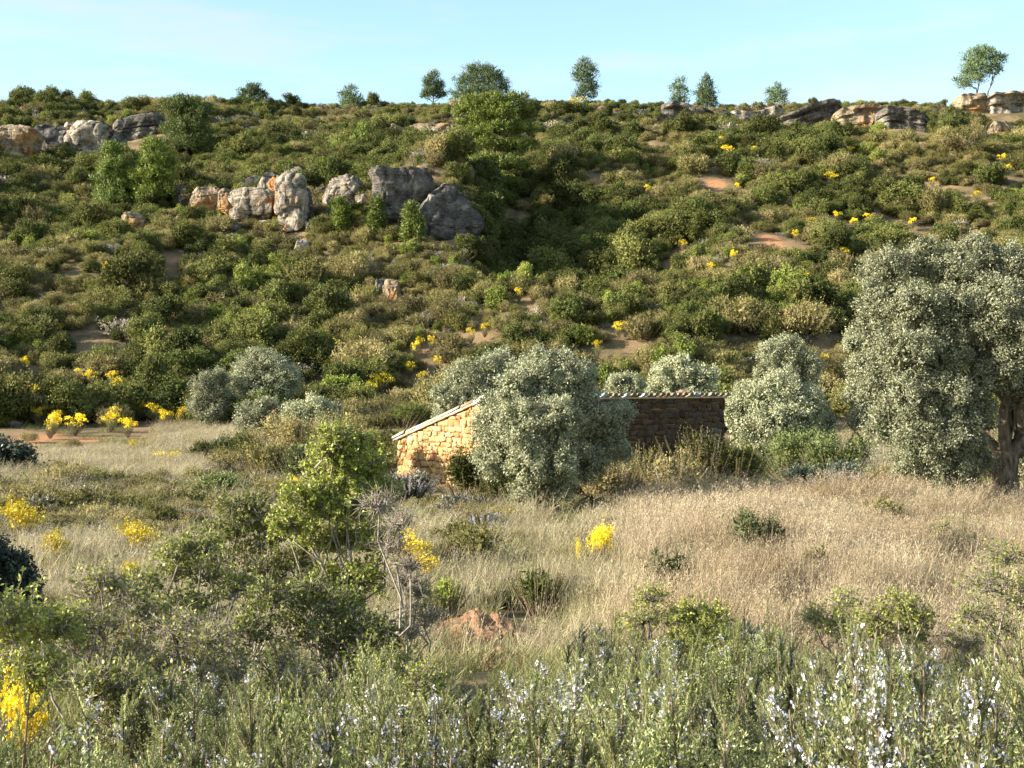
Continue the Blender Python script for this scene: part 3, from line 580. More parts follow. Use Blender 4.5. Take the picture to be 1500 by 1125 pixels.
pine(1436, 142, [(1425, 85, 18, 0, 15), (1447, 82, 16, 0, 13), (1460, 92, 13, 0, 12), (1432, 100, 24, 0, 12), (1418, 105, 13, 0, 10), (1428, 116, 17, 0, 8), (1403, 118, 9, 0, 4), (1455, 104, 14, 0, 8), (1466, 84, 8, 0, 7), (1412, 125, 12, 0, 5), (1440, 74, 14, 0, 7)], 6500, 'fork-trunked pine standing on the ridge at the right', 97, d=163, m='ridgepine', tr=.14, forks=[(-.45, 2.7), (1.2, 2.9), (-.1, 3.6)])
pine(1034, 145, [(1034, 118, 8, 0, 8), (1036, 128, 15, 0, 9), (1034, 136, 18, 0, 7), (1036, 144, 18, 0, 8), (1034, 151, 18, 0, 8)], 3000, 'low conical pine on the skyline right of centre', 98, d=166, m='ridgepine', tr=.08)
pine(995, 145, [(996, 120, 8, 0, 7), (992, 129, 12, 0, 7), (1000, 134, 12, 0, 6), (994, 142, 14, 0, 6), (996, 150, 15, 0, 7)], 1500, 'sparse little pine left of the low conical pine', 99, d=168, m='ridgepine', tr=.07)
pine(370, 170, [(372, 130, 12, 0, 7), (362, 138, 14, 0, 8), (382, 140, 12, 0, 8), (368, 152, 22, 0, 8), (386, 158, 12, 0, 8)], 4500, 'bushy pine breaking the skyline on the left', 100, d=163, m='ridgepine', tr=.1)
pine(514, 158, [(514, 132, 10, 0, 6), (508, 141, 14, 0, 7), (520, 146, 15, 0, 7), (514, 152, 18, 0, 7), (514, 159, 19, 0, 8)], 2600, 'small dark pine on the skyline between two gaps', 101, d=164, m='ridgepine', tr=.08)
pine(42, 170, [(44, 138, 11, 0, 7), (36, 148, 18, 0, 8), (55, 152, 12, 0, 8), (25, 158, 14, 0, 7)], 4500, 'dark pine on the skyline near the left edge', 102, d=163, m='ridgepine', tr=.1)
pine(532, 222, [(532, 190, 9, 0, 9), (530, 203, 16, 0, 9), (536, 214, 18, 0, 8)], 2600, 'young conical pine above the dark flat-topped crag', 103, tr=.07)
pine(1138, 145, [(1138, 126, 7, 0, 5), (1134, 133, 12, 0, 6), (1148, 136, 8, 0, 5), (1138, 141, 16, 0, 6), (1140, 149, 18, 0, 7)], 1500, 'tiny dark pine beside the fallen branches on the ridge', 104, d=167, m='ridgepine', tr=.06)
pine(505, 345, [(497, 300, 8, 0, 10), (500, 315, 12, 0, 10), (498, 330, 14, 0, 10)], 2200, 'small upright juniper below the middle crag', 105, tr=.06)
pine(605, 365, [(603, 310, 9, 0, 12), (605, 328, 14, 0, 12), (604, 345, 16, 0, 12)], 2600, 'upright juniper standing at the left foot of the peaked boulder', 106, tr=.06)
pine(553, 350, [(552, 300, 9, 0, 12), (553, 320, 13, 0, 12), (552, 335, 14, 0, 12)], 2300, 'upright juniper in front of the dark flat-topped crag', 107, tr=.06)

# ------------------------------------------------------------------ scatter the hillside shrubs
g = np.random.default_rng(77)
cell = .68
ysg = np.arange(58, 176, cell); pts = []
for y in ysg:
    xw = .40*y+5; xs = np.arange(-xw, xw, cell); pts.append(np.stack([xs+g.uniform(-.5, .5, len(xs))*cell, y+g.uniform(-.5, .5, len(xs))*cell], 1))
P = np.concatenate(pts); x, y = P.T
foot = 61+5*(fbm(x/9+5, np.zeros_like(x)+2)-.3)
keep = (y > foot)
for ex, ey, a, b in excl: keep &= (((x-ex)/a)**2+((y-ey)/b)**2) > 1
clear = fbm(x/5+31, y/5+12, 3); keep &= ~((clear > .735) & (g.random(len(x)) < .8))
P = P[keep]; x, y = P.T
f1 = fbm(x/7, y/7+50, 3); f2 = fbm(x/4+80, y/4+20, 2); up = ss(130, 158, y); r_ = g.random(len(x))
kind = np.full(len(x), 0)
kind[(f1+.45*r_ > .77) & (r_ > up*.5)] = 1
kind[(f2+.45*g.random(len(x)) > 1.0) & (r_ > up*.55)] = 2
kind[(g.random(len(x)) < .13+.28*up)] = 3
gul = (x > -3) & (x < 10) & (y > 97) & (y < 122) & (g.random(len(x)) < .6); kind[gul] = 1  # dark evergreens massed in the gully to stand in for its shade
size = np.exp(g.normal(0, .36, len(x)))
size = np.where(kind == 0, size*.80, np.where(kind == 1, size*.95, np.where(kind == 2, size*.78, size*.64)))
size *= .80*(1-.2*up)*(.75+.6*f1); size = np.clip(size, .32, 1.9)
# keep tall shrubs off the skyline except a few
sky_px = 750+F*x/y
size = np.where(y > 160, np.minimum(size, np.where((sky_px < 560) & (g.random(len(x)) < .45), 1.25, .7)), size)
size = np.where((x > -3) & (x < 10) & (y > 97) & (y < 122), size*1.25, size)
z = H(x, y)
kn = list(KINDS)
rest = {k: [] for k in kn}
def rough_size(s): return 'large ' if s > 1.15 else ('small ' if s < .75 else '')
for ki, k in enumerate(kn):
    nm, cat, colr, grp = KINDS[k]
    ids = np.where(kind == ki)[0]
    pxs = 750+F*x[ids]/y[ids]; vis = (pxs > -20) & (pxs < 1520)
    app = size[ids]/y[ids]*vis
    order = ids[np.argsort(-app)]
    for j, i in enumerate(order):
        if j < 300:
            o = protos[k][i % 5].copy(); COL.objects.link(o); o.name = nm
            o.location = (x[i], y[i], z[i]-.06); s = size[i]
            o.rotation_euler = (g.normal(0, .08), g.normal(0, .08), g.uniform(0, 6.28)); o.scale = (s*g.uniform(.85, 1.25), s*g.uniform(.85, 1.25), s*g.uniform(.8, 1.3))
            px, py = proj(x[i], y[i], z[i]+.4*s)
            tag(o, ' '.join(f'{rough_size(s)}{colr} {cat} {where(px, py)}'.split()[:16]), cat, grp)
        else: rest[k].append(i)

def scatter(name, label, protos_, loc, rot, scl, idx, hidden_name, mt):
    c = bpy.data.collections.new(hidden_name)
    for p in protos_:
        c.objects.link(p)
    me = bpy.data.meshes.new(name); me.from_pydata([tuple(a) for a in loc], [], [])
    a = me.attributes.new('rot', 'FLOAT_VECTOR', 'POINT'); a.data.foreach_set('vector', np.asarray(rot, np.float32).ravel())
    a = me.attributes.new('scl', 'FLOAT_VECTOR', 'POINT'); a.data.foreach_set('vector', np.asarray(scl, np.float32).ravel())
    a = me.attributes.new('pick', 'INT', 'POINT'); a.data.foreach_set('value', np.asarray(idx, np.int32))
    me.materials.append(mt)
    o = bpy.data.objects.new(name, me); COL.objects.link(o)
    ng = bpy.data.node_groups.new(hidden_name, 'GeometryNodeTree')
    ng.interface.new_socket('Geometry', in_out='INPUT', socket_type='NodeSocketGeometry'); ng.interface.new_socket('Geometry', in_out='OUTPUT', socket_type='NodeSocketGeometry')
    N = ng.nodes; L = ng.links; gi = N.new('NodeGroupInput'); go = N.new('NodeGroupOutput')
    ci = N.new('GeometryNodeCollectionInfo'); ci.inputs['Collection'].default_value = c; ci.inputs['Separate Children'].default_value = True; ci.inputs['Reset Children'].default_value = True
    ip = N.new('GeometryNodeInstanceOnPoints'); ip.inputs['Pick Instance'].default_value = True
    def na(n, t):
        q = N.new('GeometryNodeInputNamedAttribute'); q.data_type = t; q.inputs['Name'].default_value = n; return q.outputs['Attribute']
    e2r = N.new('FunctionNodeEulerToRotation'); L.new(na('rot', 'FLOAT_VECTOR'), e2r.inputs[0])
    L.new(gi.outputs[0], ip.inputs['Points']); L.new(ci.outputs[0], ip.inputs['Instance']); L.new(na('pick', 'INT'), ip.inputs['Instance Index'])
    L.new(e2r.outputs[0], ip.inputs['Rotation']); L.new(na('scl', 'FLOAT_VECTOR'), ip.inputs['Scale']); L.new(ip.outputs[0], go.inputs[0])
    md = o.modifiers.new('scatter', 'NODES'); md.node_group = ng
    tag(o, label, None, None, 'stuff'); return o
SN = {'garrigue': ('garrigue_scrub', 'low olive-brown rosemary scrub covering the hillside'), 'evergreen': ('evergreen_thicket', 'far small dark evergreen shrubs on the slope'),
      'green': ('leafy_undergrowth', 'far small bright green shrubs on the slope'), 'grey': ('dry_scrub', 'far grey-brown dry scrub on the upper slope')}
for ki, k in enumerate(kn):
    ids = np.array(rest[k]); n = len(ids)
    if not n: continue
    s = size[ids][:, None]*g.uniform(.8, 1.2, (n, 3))
    scatter(SN[k][0], SN[k][1], protos[k], np.stack([x[ids], y[ids], z[ids]-.05], 1), np.stack([g.normal(0, .08, n), g.normal(0, .08, n), g.uniform(0, 6.28, n)], 1), s, ids % 5, k+'_sources', M[k])

# ------------------------------------------------------------------ brooms
def broom_proto(seed, near=False):
    g = np.random.default_rng(seed); root = empty('broom_bush', link=False)
    Lv = Leaves(); Tb = Tubes()
    if near: shoots(Lv, Tb, g, 110, .5, .85, 60, .035, .007, start=.3, lean=.95, bend=.05, sr=.004)
    else: shoots(Lv, Tb, g, 70, .5, .85, 26, .07, .018, start=.3, lean=.95, bend=.05, sr=.004)
    Fl = Leaves(); 
    lob = [((g.uniform(-.34, .34), g.uniform(-.34, .34), g.uniform(.55, .85)), (g.uniform(.13, .22),)*2+(g.uniform(.12, .2),)) for _ in range(6)]
    if near: crown(Fl, [(c_, tuple(q*1.25 for q in r_)) for c_, r_ in lob], 1700, .022, .017, g, sub=.07, jit=.9)
    else: crown(Fl, [((g.uniform(-.42, .42), g.uniform(-.42, .42), g.uniform(.5, .95)), (g.uniform(.1, .24),)*2+(g.uniform(.06, .12),)) for _ in range(8)], 420, .055, .04, g, sub=.08, jit=.9, inner=.05)
    f = Lv.build('foliage', M['broomleaf'], root, link=False); f2 = Fl.build('blossom', M['yellow'], root, link=False); t = Tb.build('stems', M['stem'], root, link=False)
    return root
BF = [broom_proto(200+i) for i in range(4)]; BN = [broom_proto(220+i, True) for i in range(3)]
# px, py of blossom, width px
near = [(204, 659, 26, 52), (245, 687, 30, 46), (300, 672, 18, 50), (285, 681, 14, 47), (192, 772, 48, 20.5), (190, 828, 30, 17.5), (95, 785, 34, 20), (20, 742, 50, 23), (588, 797, 30, 19.5), (620, 788, 44, 19.5), (616, 815, 34, 18.2), (880, 778, 42, 20), (852, 797, 11, 19.6),
        (18, 1015, 58, 6.2), (1135, 735, 0, 0), (590, 555, 0, 0), (410, 712, 30, 33), (435, 705, 20, 34), (1215, 670, 24, 42), (1245, 700, 22, 36)]
bl = {(560, 568): 'wide orange-yellow broom left of the hut'}
for i, (px, py, w) in enumerate(hill):
    p = hit(px, py+w*.35+2) if py > 160 else gpt(px, 160)
    pr = BF[i % 4]; o = copy_tree(pr); s = w/F*p[1]/.85; s = max(s, .55); o.location = (p[0], p[1]-.3, p[2]+.02); o.rotation_euler = (0, 0, i*1.3); o.scale = (s, s, max(s, .85))
    wd = 'tiny' if w < 9 else 'small' if w < 13 else 'bright' if w < 18 else 'wide'
    tag(o, f'{wd} yellow-flowered broom {where(px+.1, py+12)}', 'broom bush', 'yellow broom bushes dotted over the hillside')
nl = ['yellow broom in front of the straw meadow below the slope', 'low wide broom at the right end of the straw meadow', 'faint broom right of the meadow broom', 'small broom tuft between two meadow brooms', 'large bright yellow broom above the near scrub on the left',
      'yellow broom half hidden behind near oak twigs', 'greenish broom with few flowers near the left edge', 'orange-yellow broom under the dark oak at the left edge', 'left broom of the trio left of centre', 'upper right and widest broom of the trio left of centre', 'lowest broom of the trio left of centre',
      'bright yellow broom alone in the tall dry grass', 'faint small broom left of the bright grassland broom', 'big yellow broom in the bottom left corner', '', '', 'dull yellow broom above the young oak top', 'small dull broom beside the young oak top', 'dull broom beside the low wide olive', 'small broom under the huge right olive']
for i, (px, py, w, d) in enumerate(near):
    if not w: continue
    o = copy_tree((BN if d < 30 else BF)[i % 3]); s = w/F*d/(.58 if d < 30 else .8)
    b = gpt(px, d); top = at(px, py, d)[2]; hgt = max(.25, top-b[2])
    o.location = b; o.rotation_euler = (0, 0, i*2.1); zs = hgt/.86 if d < 30 else max(hgt/.75, .6*s); o.scale = (s, s, zs)
    tag(o, nl[i], 'broom bush', 'yellow brooms in the valley floor')

# ------------------------------------------------------------------ stone hut
A = np.array([-.744, 36.5]); u1 = np.array([-math.cos(R(50)), math.sin(R(50))]); u2 = np.array([math.cos(R(40)), math.sin(R(40))])
L1, L2, HT, HL = 3.81, 9.32, 2.33, 1.22
hut = empty('stone_hut', (A[0], A[1], float(H(*A)))); tag(hut, 'honey stone hut with sloping clay tile roof behind the olive', 'hut')
def hloc(s, t, z): q = u1*s+u2*t; return np.array([q[0], q[1], z-hut.location.z])
def topz(s): return HT+(HL-HT)*s/L1
def stone_wall(name, dirv, nrm, length, top_fn, m, seed, org=(0, 0), sh=(.08, .21), sw=(.09, .30), dv=(.0, .93)):
    g = np.random.default_rng(seed); V = []; Fc = []; vv = []
    z = -.25
    while z < HT:
        h = g.uniform(*sh); s = -.02
        while s < length-.01:
            w = g.uniform(*sw); w = min(w, length-s); sub = g.random()
            parts = [(z, z+h)] if sub < .8 or h < .2 else [(z, z+h*.5), (z+h*.5, z+h)]
            for z0, z1 in parts:
                t0, t1 = top_fn(s)-.02, top_fn(min(s+w, length))-.02
                if z0 > min(t0, t1)-.03: continue
                a0, a1 = min(z1, t0), min(z1, t1); gp = .008; j = lambda: g.normal(0, .023)
                cs = [(s+gp+j(), z0+gp+j()), (s+w-gp+j(), z0+gp+j()), (s+w-gp+j(), a1-gp+j()), (s+gp+j(), a0-gp+j())]
                pr = g.uniform(.015, .055); n0 = len(V); cx = sum(c[0] for c in cs)/4; cz = sum(c[1] for c in cs)/4
                for e_, sc_ in ((-.02, 1.), (pr*.6, 1.), (pr, .84)):
                    for c in cs:
                        q = dirv*(cx+(c[0]-cx)*sc_)+nrm*e_; V.append((q[0]+org[0], q[1]+org[1], cz+(c[1]-cz)*sc_-hut.location.z))
                for l in (0, 1):
                    for e2 in range(4): a = n0+l*4+e2; b = n0+l*4+(e2+1) % 4; Fc.append([a, b, b+4, a+4])
                Fc.append([n0+8, n0+9, n0+10, n0+11]); cv = g.uniform(*dv) if g.random() > .03 else 1.0; vv += [cv]*9
            s += w
        z += h
    return mesh_obj(name, V, np.array(Fc), m, hut, v=vv)
n1 = -u2; n2 = -u1
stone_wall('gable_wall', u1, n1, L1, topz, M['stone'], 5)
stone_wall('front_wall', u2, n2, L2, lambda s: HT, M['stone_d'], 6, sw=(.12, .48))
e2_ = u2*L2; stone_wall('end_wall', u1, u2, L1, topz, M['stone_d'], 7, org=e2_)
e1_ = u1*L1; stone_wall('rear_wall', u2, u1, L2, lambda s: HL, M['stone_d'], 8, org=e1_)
# mortar core
def prism(name, corners_bot, corners_top, m, parent):
    V = list(corners_bot)+list(corners_top); n = len(corners_bot)
    Fc = [list(range(n))[::-1], [n+i for i in range(n)]]+[[i, (i+1) % n, n+(i+1) % n, n+i] for i in range(n)]
    return mesh_obj(name, V, Fc, m, parent, v=[.35]*len(Fc))
prism('wall_core', [hloc(s, t, -.3) for s, t in ((0.004, 0.004), (0.004, L2-.004), (L1-.004, L2-.004), (L1-.004, 0.004))], [hloc(s, t, topz(s)-.03) for s, t in ((0.004, 0.004), (0.004, L2-.004), (L1-.004, L2-.004), (L1-.004, 0.004))], M['mortar'], hut)
# big pale quoin stones on the gable
g = np.random.default_rng(3)
# roof: deck + barrel tiles
ov = .10
prism('roof_deck', [hloc(s, t, topz(s)-.025) for s, t in ((-ov, -.06), (-ov, L2+.06), (L1+ov, L2+.06), (L1+ov, -.06))], [hloc(s, t, topz(s)+.02) for s, t in ((-ov, -.06), (-ov, L2+.06), (L1+ov, L2+.06), (L1+ov, -.06))], M['lime'], hut)
V = []; Fc = []; vv = []
slope_len = L1+2*ov; nr = 8; tp = .235; nc = int(L2/tp)+1
up_n = None
for c in range(nc+1):
    for r in range(nr):
        jt = g.normal(0, .012); cc = -.03+c*tp+jt; s0 = -ov-.05+r*slope_len/nr+g.normal(0, .015); s1 = s0+slope_len/nr*1.18; tilt = g.normal(0, .01); cv = float(np.clip(g.normal(.55, .22), 0, 1))
        if g.random() < .16: cv = 1.0
        r0, r1 = .088, .078; n0 = len(V); K = 7
        for (s, rr, dz) in ((s0, r0, .018), (s1, r1, -.004)):
            for k in range(K):
                a = math.pi*k/(K-1); 
                for th in (1.0, .84): V.append(hloc(s, cc+math.cos(a)*rr*th*1.05+tilt, topz(s)+.03+dz+math.sin(a)*rr*th*1.05+g.normal(0, .002)))
        for k in range(K-1):
            a = n0+k*2
            Fc += [[a, a+2, a+2+2*K, a+2*K], [a+1, a+1+2*K, a+3+2*K, a+3], [a, a+1, a+3, a+2], [a+2*K, a+2*K+2, a+2*K+3, a+2*K+1]]; vv += [cv]*4
mesh_obj('roof_tiles', V, np.array(Fc), M['tile'], hut, v=vv)
# gable verge: two pale tile-and-mortar bands along the rake
for nm, off, zz, r in (('verge_mortar', -.07, -.01, .036), ('verge_tiles', -.045, .06, .042)):
    Tb = Tubes(); n = 15
    for i in range(9):
        sA = -ov+i*slope_len/9; sB = sA+slope_len/9*1.05
        Tb.add([hloc(sA, off, topz(sA)+zz), hloc((sA+sB)/2, off, topz((sA+sB)/2)+zz+.006), hloc(sB, off, topz(sB)+zz-.006)], [r, r*.96, r*.88], 8)
    o = Tb.build(nm, M['lime'], hut, smooth=True); a = o.data.attributes.new('v', 'FLOAT', 'FACE'); a.data.foreach_set('value', np.repeat(np.random.default_rng(4).uniform(.6, 1, 9), len(o.data.polygons)//9).astype(np.float32))
# chipped stones weighing down the roof edge
for i, (t, s, rr, lab) in enumerate([(7.15, .15, .10, 'small pale stone resting on the tile edge'), (7.75, .16, .17, 'biggest pale stone resting on the tile edge near the right end'), (8.35, .2, .12, 'grey stone on the tiles next to the biggest one'), (8.95, .14, .09, 'last small stone at the right corner of the roof')]):
    bm = bmesh.new(); bmesh.ops.create_icosphere(bm, subdivisions=3, radius=rr); gg = np.random.default_rng(30+i)
    for v in bm.verts: v.co = Vector((v.co.x*1.3, v.co.y*.9, v.co.z*.62))*(1+.35*noise.noise(v.co*9+Vector((i*5, 0, 0))))
    me = bpy.data.meshes.new('roof_stone'); bm.to_mesh(me); bm.free(); me.materials.append(RK if i != 1 else RT); o = bpy.data.objects.new('roof_stone', me); COL.objects.link(o)
    q = A+u1*s+u2*t; o.location = (q[0], q[1], topz(s)+.12+rr*.5); tag(o, lab, 'stone')

# ------------------------------------------------------------------ mid-ground shrubs
def mid_shrub(px, d, w, h, kind, seed, label, name, cat, n=7000, leaf=(.05, .02), spiky=.5, group=None, flowers=0, sub=None):
    g = np.random.default_rng(seed); b = gpt(px, d); k = d/F; rx = w*k/2; hz = h*k
    root = empty(name, b); tag(root, label, cat, group); Lv = Leaves(); Tb = Tubes()
    nl_ = 7; lob = [((g.uniform(-.6, .6)*rx, g.uniform(-.5, .5)*rx, hz*g.uniform(.35, .68)), (rx*g.uniform(.3, .45), rx*g.uniform(.3, .45), hz*g.uniform(.22, .32))) for _ in range(nl_)]
    sub = sub or .16*min(rx, hz)+.06
    if spiky < 1: crown(Lv, lob, int(n*(1-spiky)), leaf[0], leaf[1], g, sub=sub, jit=.6)
    Fl = Leaves() if flowers else None
    ns = int(30+40*spiky*max(1, rx))
    if spiky > 0: shoots(Lv, Tb, g, ns, rx, hz, int(n*spiky/ns), leaf[0], leaf[1]*.8, start=.3, lean=.95, bend=.1, sr=.006, base_r=.5, fl=Fl, flp=flowers, flL=.022)
    Lv.build('foliage', M[kind], root)
    for i in range(6): limb(Tb, (0, 0, -.1), lob[i][0], .02, .008, g)
    Tb.build('stems', M['stem'], root)
    if Fl and Fl.V: Fl.build('blossom', M['petal'], root)
    excl.append((b[0], b[1], rx*.7, rx*.5)); return root
ms = [(600, 33, 80, 42, 'grey', .7, 'greyish lavender-flowered shrub at the foot of the gable', 'rosemary_bush', 'rosemary bush', .8), (640, 30.5, 60, 26, 'garrigue', .7, 'low grey-green shrub right of the one at the gable foot', 'rosemary_bush', 'rosemary bush', .7),
      (688, 32, 90, 88, 'evergreen', .3, 'dark green juniper hiding the hut corner', 'juniper_bush', 'juniper bush', 0), (735, 31.5, 60, 70, 'evergreen', .3, 'dark green bush left of the central olive trunk', 'juniper_bush', 'juniper bush', 0),
      (890, 31.5, 80, 85, 'garrigue', .8, 'tall-shooted bush right of the central olive trunk', 'rosemary_bush', 'rosemary bush', .1), (945, 34, 70, 85, 'garrigue', .8, 'olive-green bush at the left of the shaded wall', 'rosemary_bush', 'rosemary bush', .1),
      (985, 33, 90, 80, 'garrigue', .85, 'bush with sunlit tips in front of the shaded wall', 'rosemary_bush', 'rosemary bush', .1), (1025, 34.5, 90, 105, 'garrigue', .85, 'tallest sunlit bush before the right part of the wall', 'rosemary_bush', 'rosemary bush', .1), (1075, 34.5, 80, 80, 'evergreen', .6, 'dark bush at the right corner of the hut', 'evergreen_shrub', 'evergreen shrub', 0),
      (860, 33, 70, 70, 'evergreen', .5, 'shaded bush under the right side of the central olive', 'evergreen_shrub', 'evergreen shrub', 0),
      (545, 38, 90, 95, 'evergreen', .2, 'dark rounded bush left of the hut gable', 'evergreen_shrub', 'evergreen shrub', 0), (500, 41, 110, 110, 'garrigue', .4, 'broad olive-green bush left of the hut', 'evergreen_shrub', 'evergreen shrub', 0),
      (430, 42, 110, 95, 'garrigue', .3, 'broad bush between the pale olive bush and the hut', 'evergreen_shrub', 'evergreen shrub', 0), (350, 44, 80, 60, 'evergreen', .3, 'dark low bush at the end of the meadow', 'evergreen_shrub', 'evergreen shrub', 0),
      (390, 38, 100, 70, 'garrigue', .5, 'yellowish bush below the pale olives', 'evergreen_shrub', 'evergreen shrub', 0), (455, 35, 90, 80, 'broomleaf', .6, 'yellow-green broomy bush behind the young oak', 'evergreen_shrub', 'evergreen shrub', 0),
      (1165, 38, 110, 85, 'broomleaf', .5, 'yellow-green bush right of the hut', 'evergreen_shrub', 'evergreen shrub', 0), (1225, 37, 100, 85, 'broomleaf', .5, 'yellow-green bush between hut and huge olive', 'evergreen_shrub', 'evergreen shrub', 0), (1200, 35, 130, 50, 'darkolive', .6, 'dark bluish shrub band above the dry grass', 'evergreen_shrub', 'evergreen shrub', 0),
      (1235, 33.5, 80, 50, 'grey', .8, 'white-flecked shrub at the top of the dry grass', 'rosemary_bush', 'rosemary bush', .9), (1280, 32.5, 70, 50, 'garrigue', .8, 'pale shrub under the left skirt of the huge olive', 'rosemary_bush', 'rosemary bush', .6), (1325, 32, 80, 50, 'garrigue', .8, 'pale rosemary in front of the huge olive', 'rosemary_bush', 'rosemary bush', .5),
      (1115, 20, 92, 112, 'broomleaf', .45, 'round green bush alone in the russet grass', 'evergreen_shrub', 'evergreen shrub', 0), (652, 16.3, 46, 64, 'green', .9, 'upright green bush left of the red earth mound', 'rosemary_bush', 'rosemary bush', 0), (790, 16.3, 56, 80, 'green', .9, 'upright green bush right of the red earth mound', 'rosemary_bush', 'rosemary bush', 0),
      (680, 29, 80, 40, 'grey', .8, 'white-flowered low shrub left of the central olive', 'rosemary_bush', 'rosemary bush', .9), (745, 17, 50, 28, 'evergreen', .8, 'low dark plant right beside the red earth mound', 'evergreen_shrub', 'evergreen shrub', 0), (980, 17.5, 70, 84, 'broomleaf', .9, 'wispy yellow-green bush right of the grassland broom', 'broom_plant', 'shrub', 0),
      (590, 62, 90, 40, 'evergreen', .4, 'brown-green bush behind the hut on the left', 'evergreen_shrub', 'evergreen shrub', 0), (300, 47, 60, 40, 'evergreen', .3, 'small green bush at the upper right of the meadow', 'evergreen_shrub', 'evergreen shrub', 0), (800, 29, 26, 35, 'broomleaf', .9, 'small plant at the foot of the central olive', 'evergreen_shrub', 'evergreen shrub', 0),
      (1400, 31.5, 110, 55, 'broomleaf', .8, 'yellow-green grass bush left of the huge olive trunk', 'evergreen_shrub', 'evergreen shrub', 0), (140, 27, 90, 30, 'garrigue', .8, 'low scrub below the straw meadow', 'evergreen_shrub', 'evergreen shrub', 0), (250, 30, 110, 36, 'garrigue', .8, 'low scrub band left of the broad bushes', 'evergreen_shrub', 'evergreen shrub', 0), (330, 33, 100, 40, 'broomleaf', .7, 'yellowish low bush band right of the meadow', 'evergreen_shrub', 'evergreen shrub', 0),
      (1290, 26, 60, 56, 'garrigue', .8, 'low grey-green tuft alone high in the dry grass', 'evergreen_shrub', 'evergreen shrub', 0), (1190, 18, 56, 80, 'garrigue', .9, 'wispy low bush in the lower middle of the dry grass', 'evergreen_shrub', 'evergreen shrub', 0), (1400, 21, 80, 84, 'broomleaf', .9, 'low yellow-green tuft in the dry grass before the olive trunk', 'evergreen_shrub', 'evergreen shrub', 0), (1040, 27, 70, 54, 'grey', .8, 'small grey bush at the upper left of the dry grass', 'evergreen_shrub', 'evergreen shrub', 0),
      (60, 28, 70, 34, 'grey', .8, 'grey low bush near the orange-yellow broom', 'evergreen_shrub', 'evergreen shrub', 0), (535, 27, 80, 34, 'grey', .8, 'grey twiggy bush left of the gable foot', 'evergreen_shrub', 'evergreen shrub', 0), (705, 25, 60, 36, 'garrigue', .8, 'grey-green bush above the trio of brooms', 'rosemary_bush', 'rosemary bush', .4), (560, 21, 60, 40, 'evergreen', .6, 'dark bush behind the trio of brooms', 'evergreen_shrub', 'evergreen shrub', 0)]
for i, (px, d, w, h, k, spk, lab, nm, cat, fl) in enumerate(ms):
    lf = (.035, .010) if d < 26 else (.06, .02)
    mid_shrub(px, d, w, h, k, 300+i, lab, nm, cat, n=9000, leaf=lf, spiky=spk, flowers=fl)

# ------------------------------------------------------------------ red earth mounds
for i, (px, d, w, h, lab) in enumerate([(695, 15.2, 130, 30, 'mound of loose red earth in front of the dry grass'), (708, 13.3, 150, 26, 'second lower heap of red earth nearer the camera')]):
    b = gpt(px, d); k = d/F; n = 60; V = []; rx = w*k/2*1.25; hz = h*k*.85
    for a in range(n):
        for c in range(n):
            u, v = a/(n-1)*2-1, c/(n-1)*2-1; r = math.hypot(u, v)
            zz = hz*(max(0, 1-r*r)**1.2)*(.35+1.3*float(fbm(u*4+i*7+5, v*4+3, 4)))+.06*float(vn(u*12+30, v*12+9))*(r < 1)+.03*float(vn(u*27+30, v*27+9))*(r < 1)-.05
            x_ = u*rx; y_ = v*rx*.8; V.append((x_, y_, zz+float(H(b[0]+x_, b[1]+y_))-b[2]))
    o = mesh_obj('earth_mound', V, np.array([[a*n+c, (a+1)*n+c, (a+1)*n+c+1, a*n+c+1] for a in range(n-1) for c in range(n-1)]), M['soil'], smooth=True); o.location = b; tag(o, lab, 'earth mound')
    excl.append((b[0], b[1], rx*.8, rx*.7))

# ------------------------------------------------------------------ grass
def tuft(seed, m, nb, h, spreadr, w, seed_heads=0):
    g = np.random.default_rng(seed); Lv = Leaves()
    an = g.uniform(0, 6.28, nb); rr = np.sqrt(g.random(nb))*spreadr; base = np.stack([np.cos(an)*rr, np.sin(an)*rr, np.zeros(nb)-.02], 1)
    d = unit(np.stack([g.normal(.12, .33, nb), g.normal(0, .33, nb), np.ones(nb)], 1)); L = h*g.uniform(.45, 1.1, nb)
    n = rdir(g, nb); n[:, 2] *= .3; v = g.random(nb)
    Lv.add(base, d, n, L*.65, w, v)
    mid = base+d*(L*.5)[:, None]; d2 = unit(d+np.stack([g.normal(.2, .3, nb), g.normal(0, .3, nb), -g.uniform(0, .5, nb)], 1))
    Lv.add(mid, d2, n, L*.55, w*.7, v)
    if seed_heads:
        k = int(nb*seed_heads); tip = mid[:k]+d2[:k]*(L[:k]*.5)[:, None]
        for q in range(4): Lv.add(tip+rdir(g, k)*.03, unit(d2[:k]+rdir(g, k)*.7), rdir(g, k), .026, .0065, g.uniform(.3, 1, k))
    return Lv.build('tuft', M[m], link=False)
def norm_tree(root):
    """rescale a prototype's meshes so that it is exactly 1 m tall and 1 m wide (robust extents)"""
    A_ = []
    for ch in root.children:
        v = np.empty(len(ch.data.vertices)*3, np.float32); ch.data.vertices.foreach_get('co', v); A_.append(v.reshape(-1, 3))
    V_ = A_[0]; hz = V_[:, 2].max()*.97; w = np.percentile(V_[:, 0], 97)-np.percentile(V_[:, 0], 3); root['w'] = float(w); root['h'] = float(hz); return root
TS = [tuft(400+i, 'straw', 70, .5, .25, .007, .4) for i in range(4)]
TR = [tuft(410+i, 'rustgrass', 110, .68, .28, .0055, .7) for i in range(4)]
TG = [tuft(420+i, 'ggrass', 70, .32, .22, .008) for i in range(4)]
g = np.random.default_rng(15)
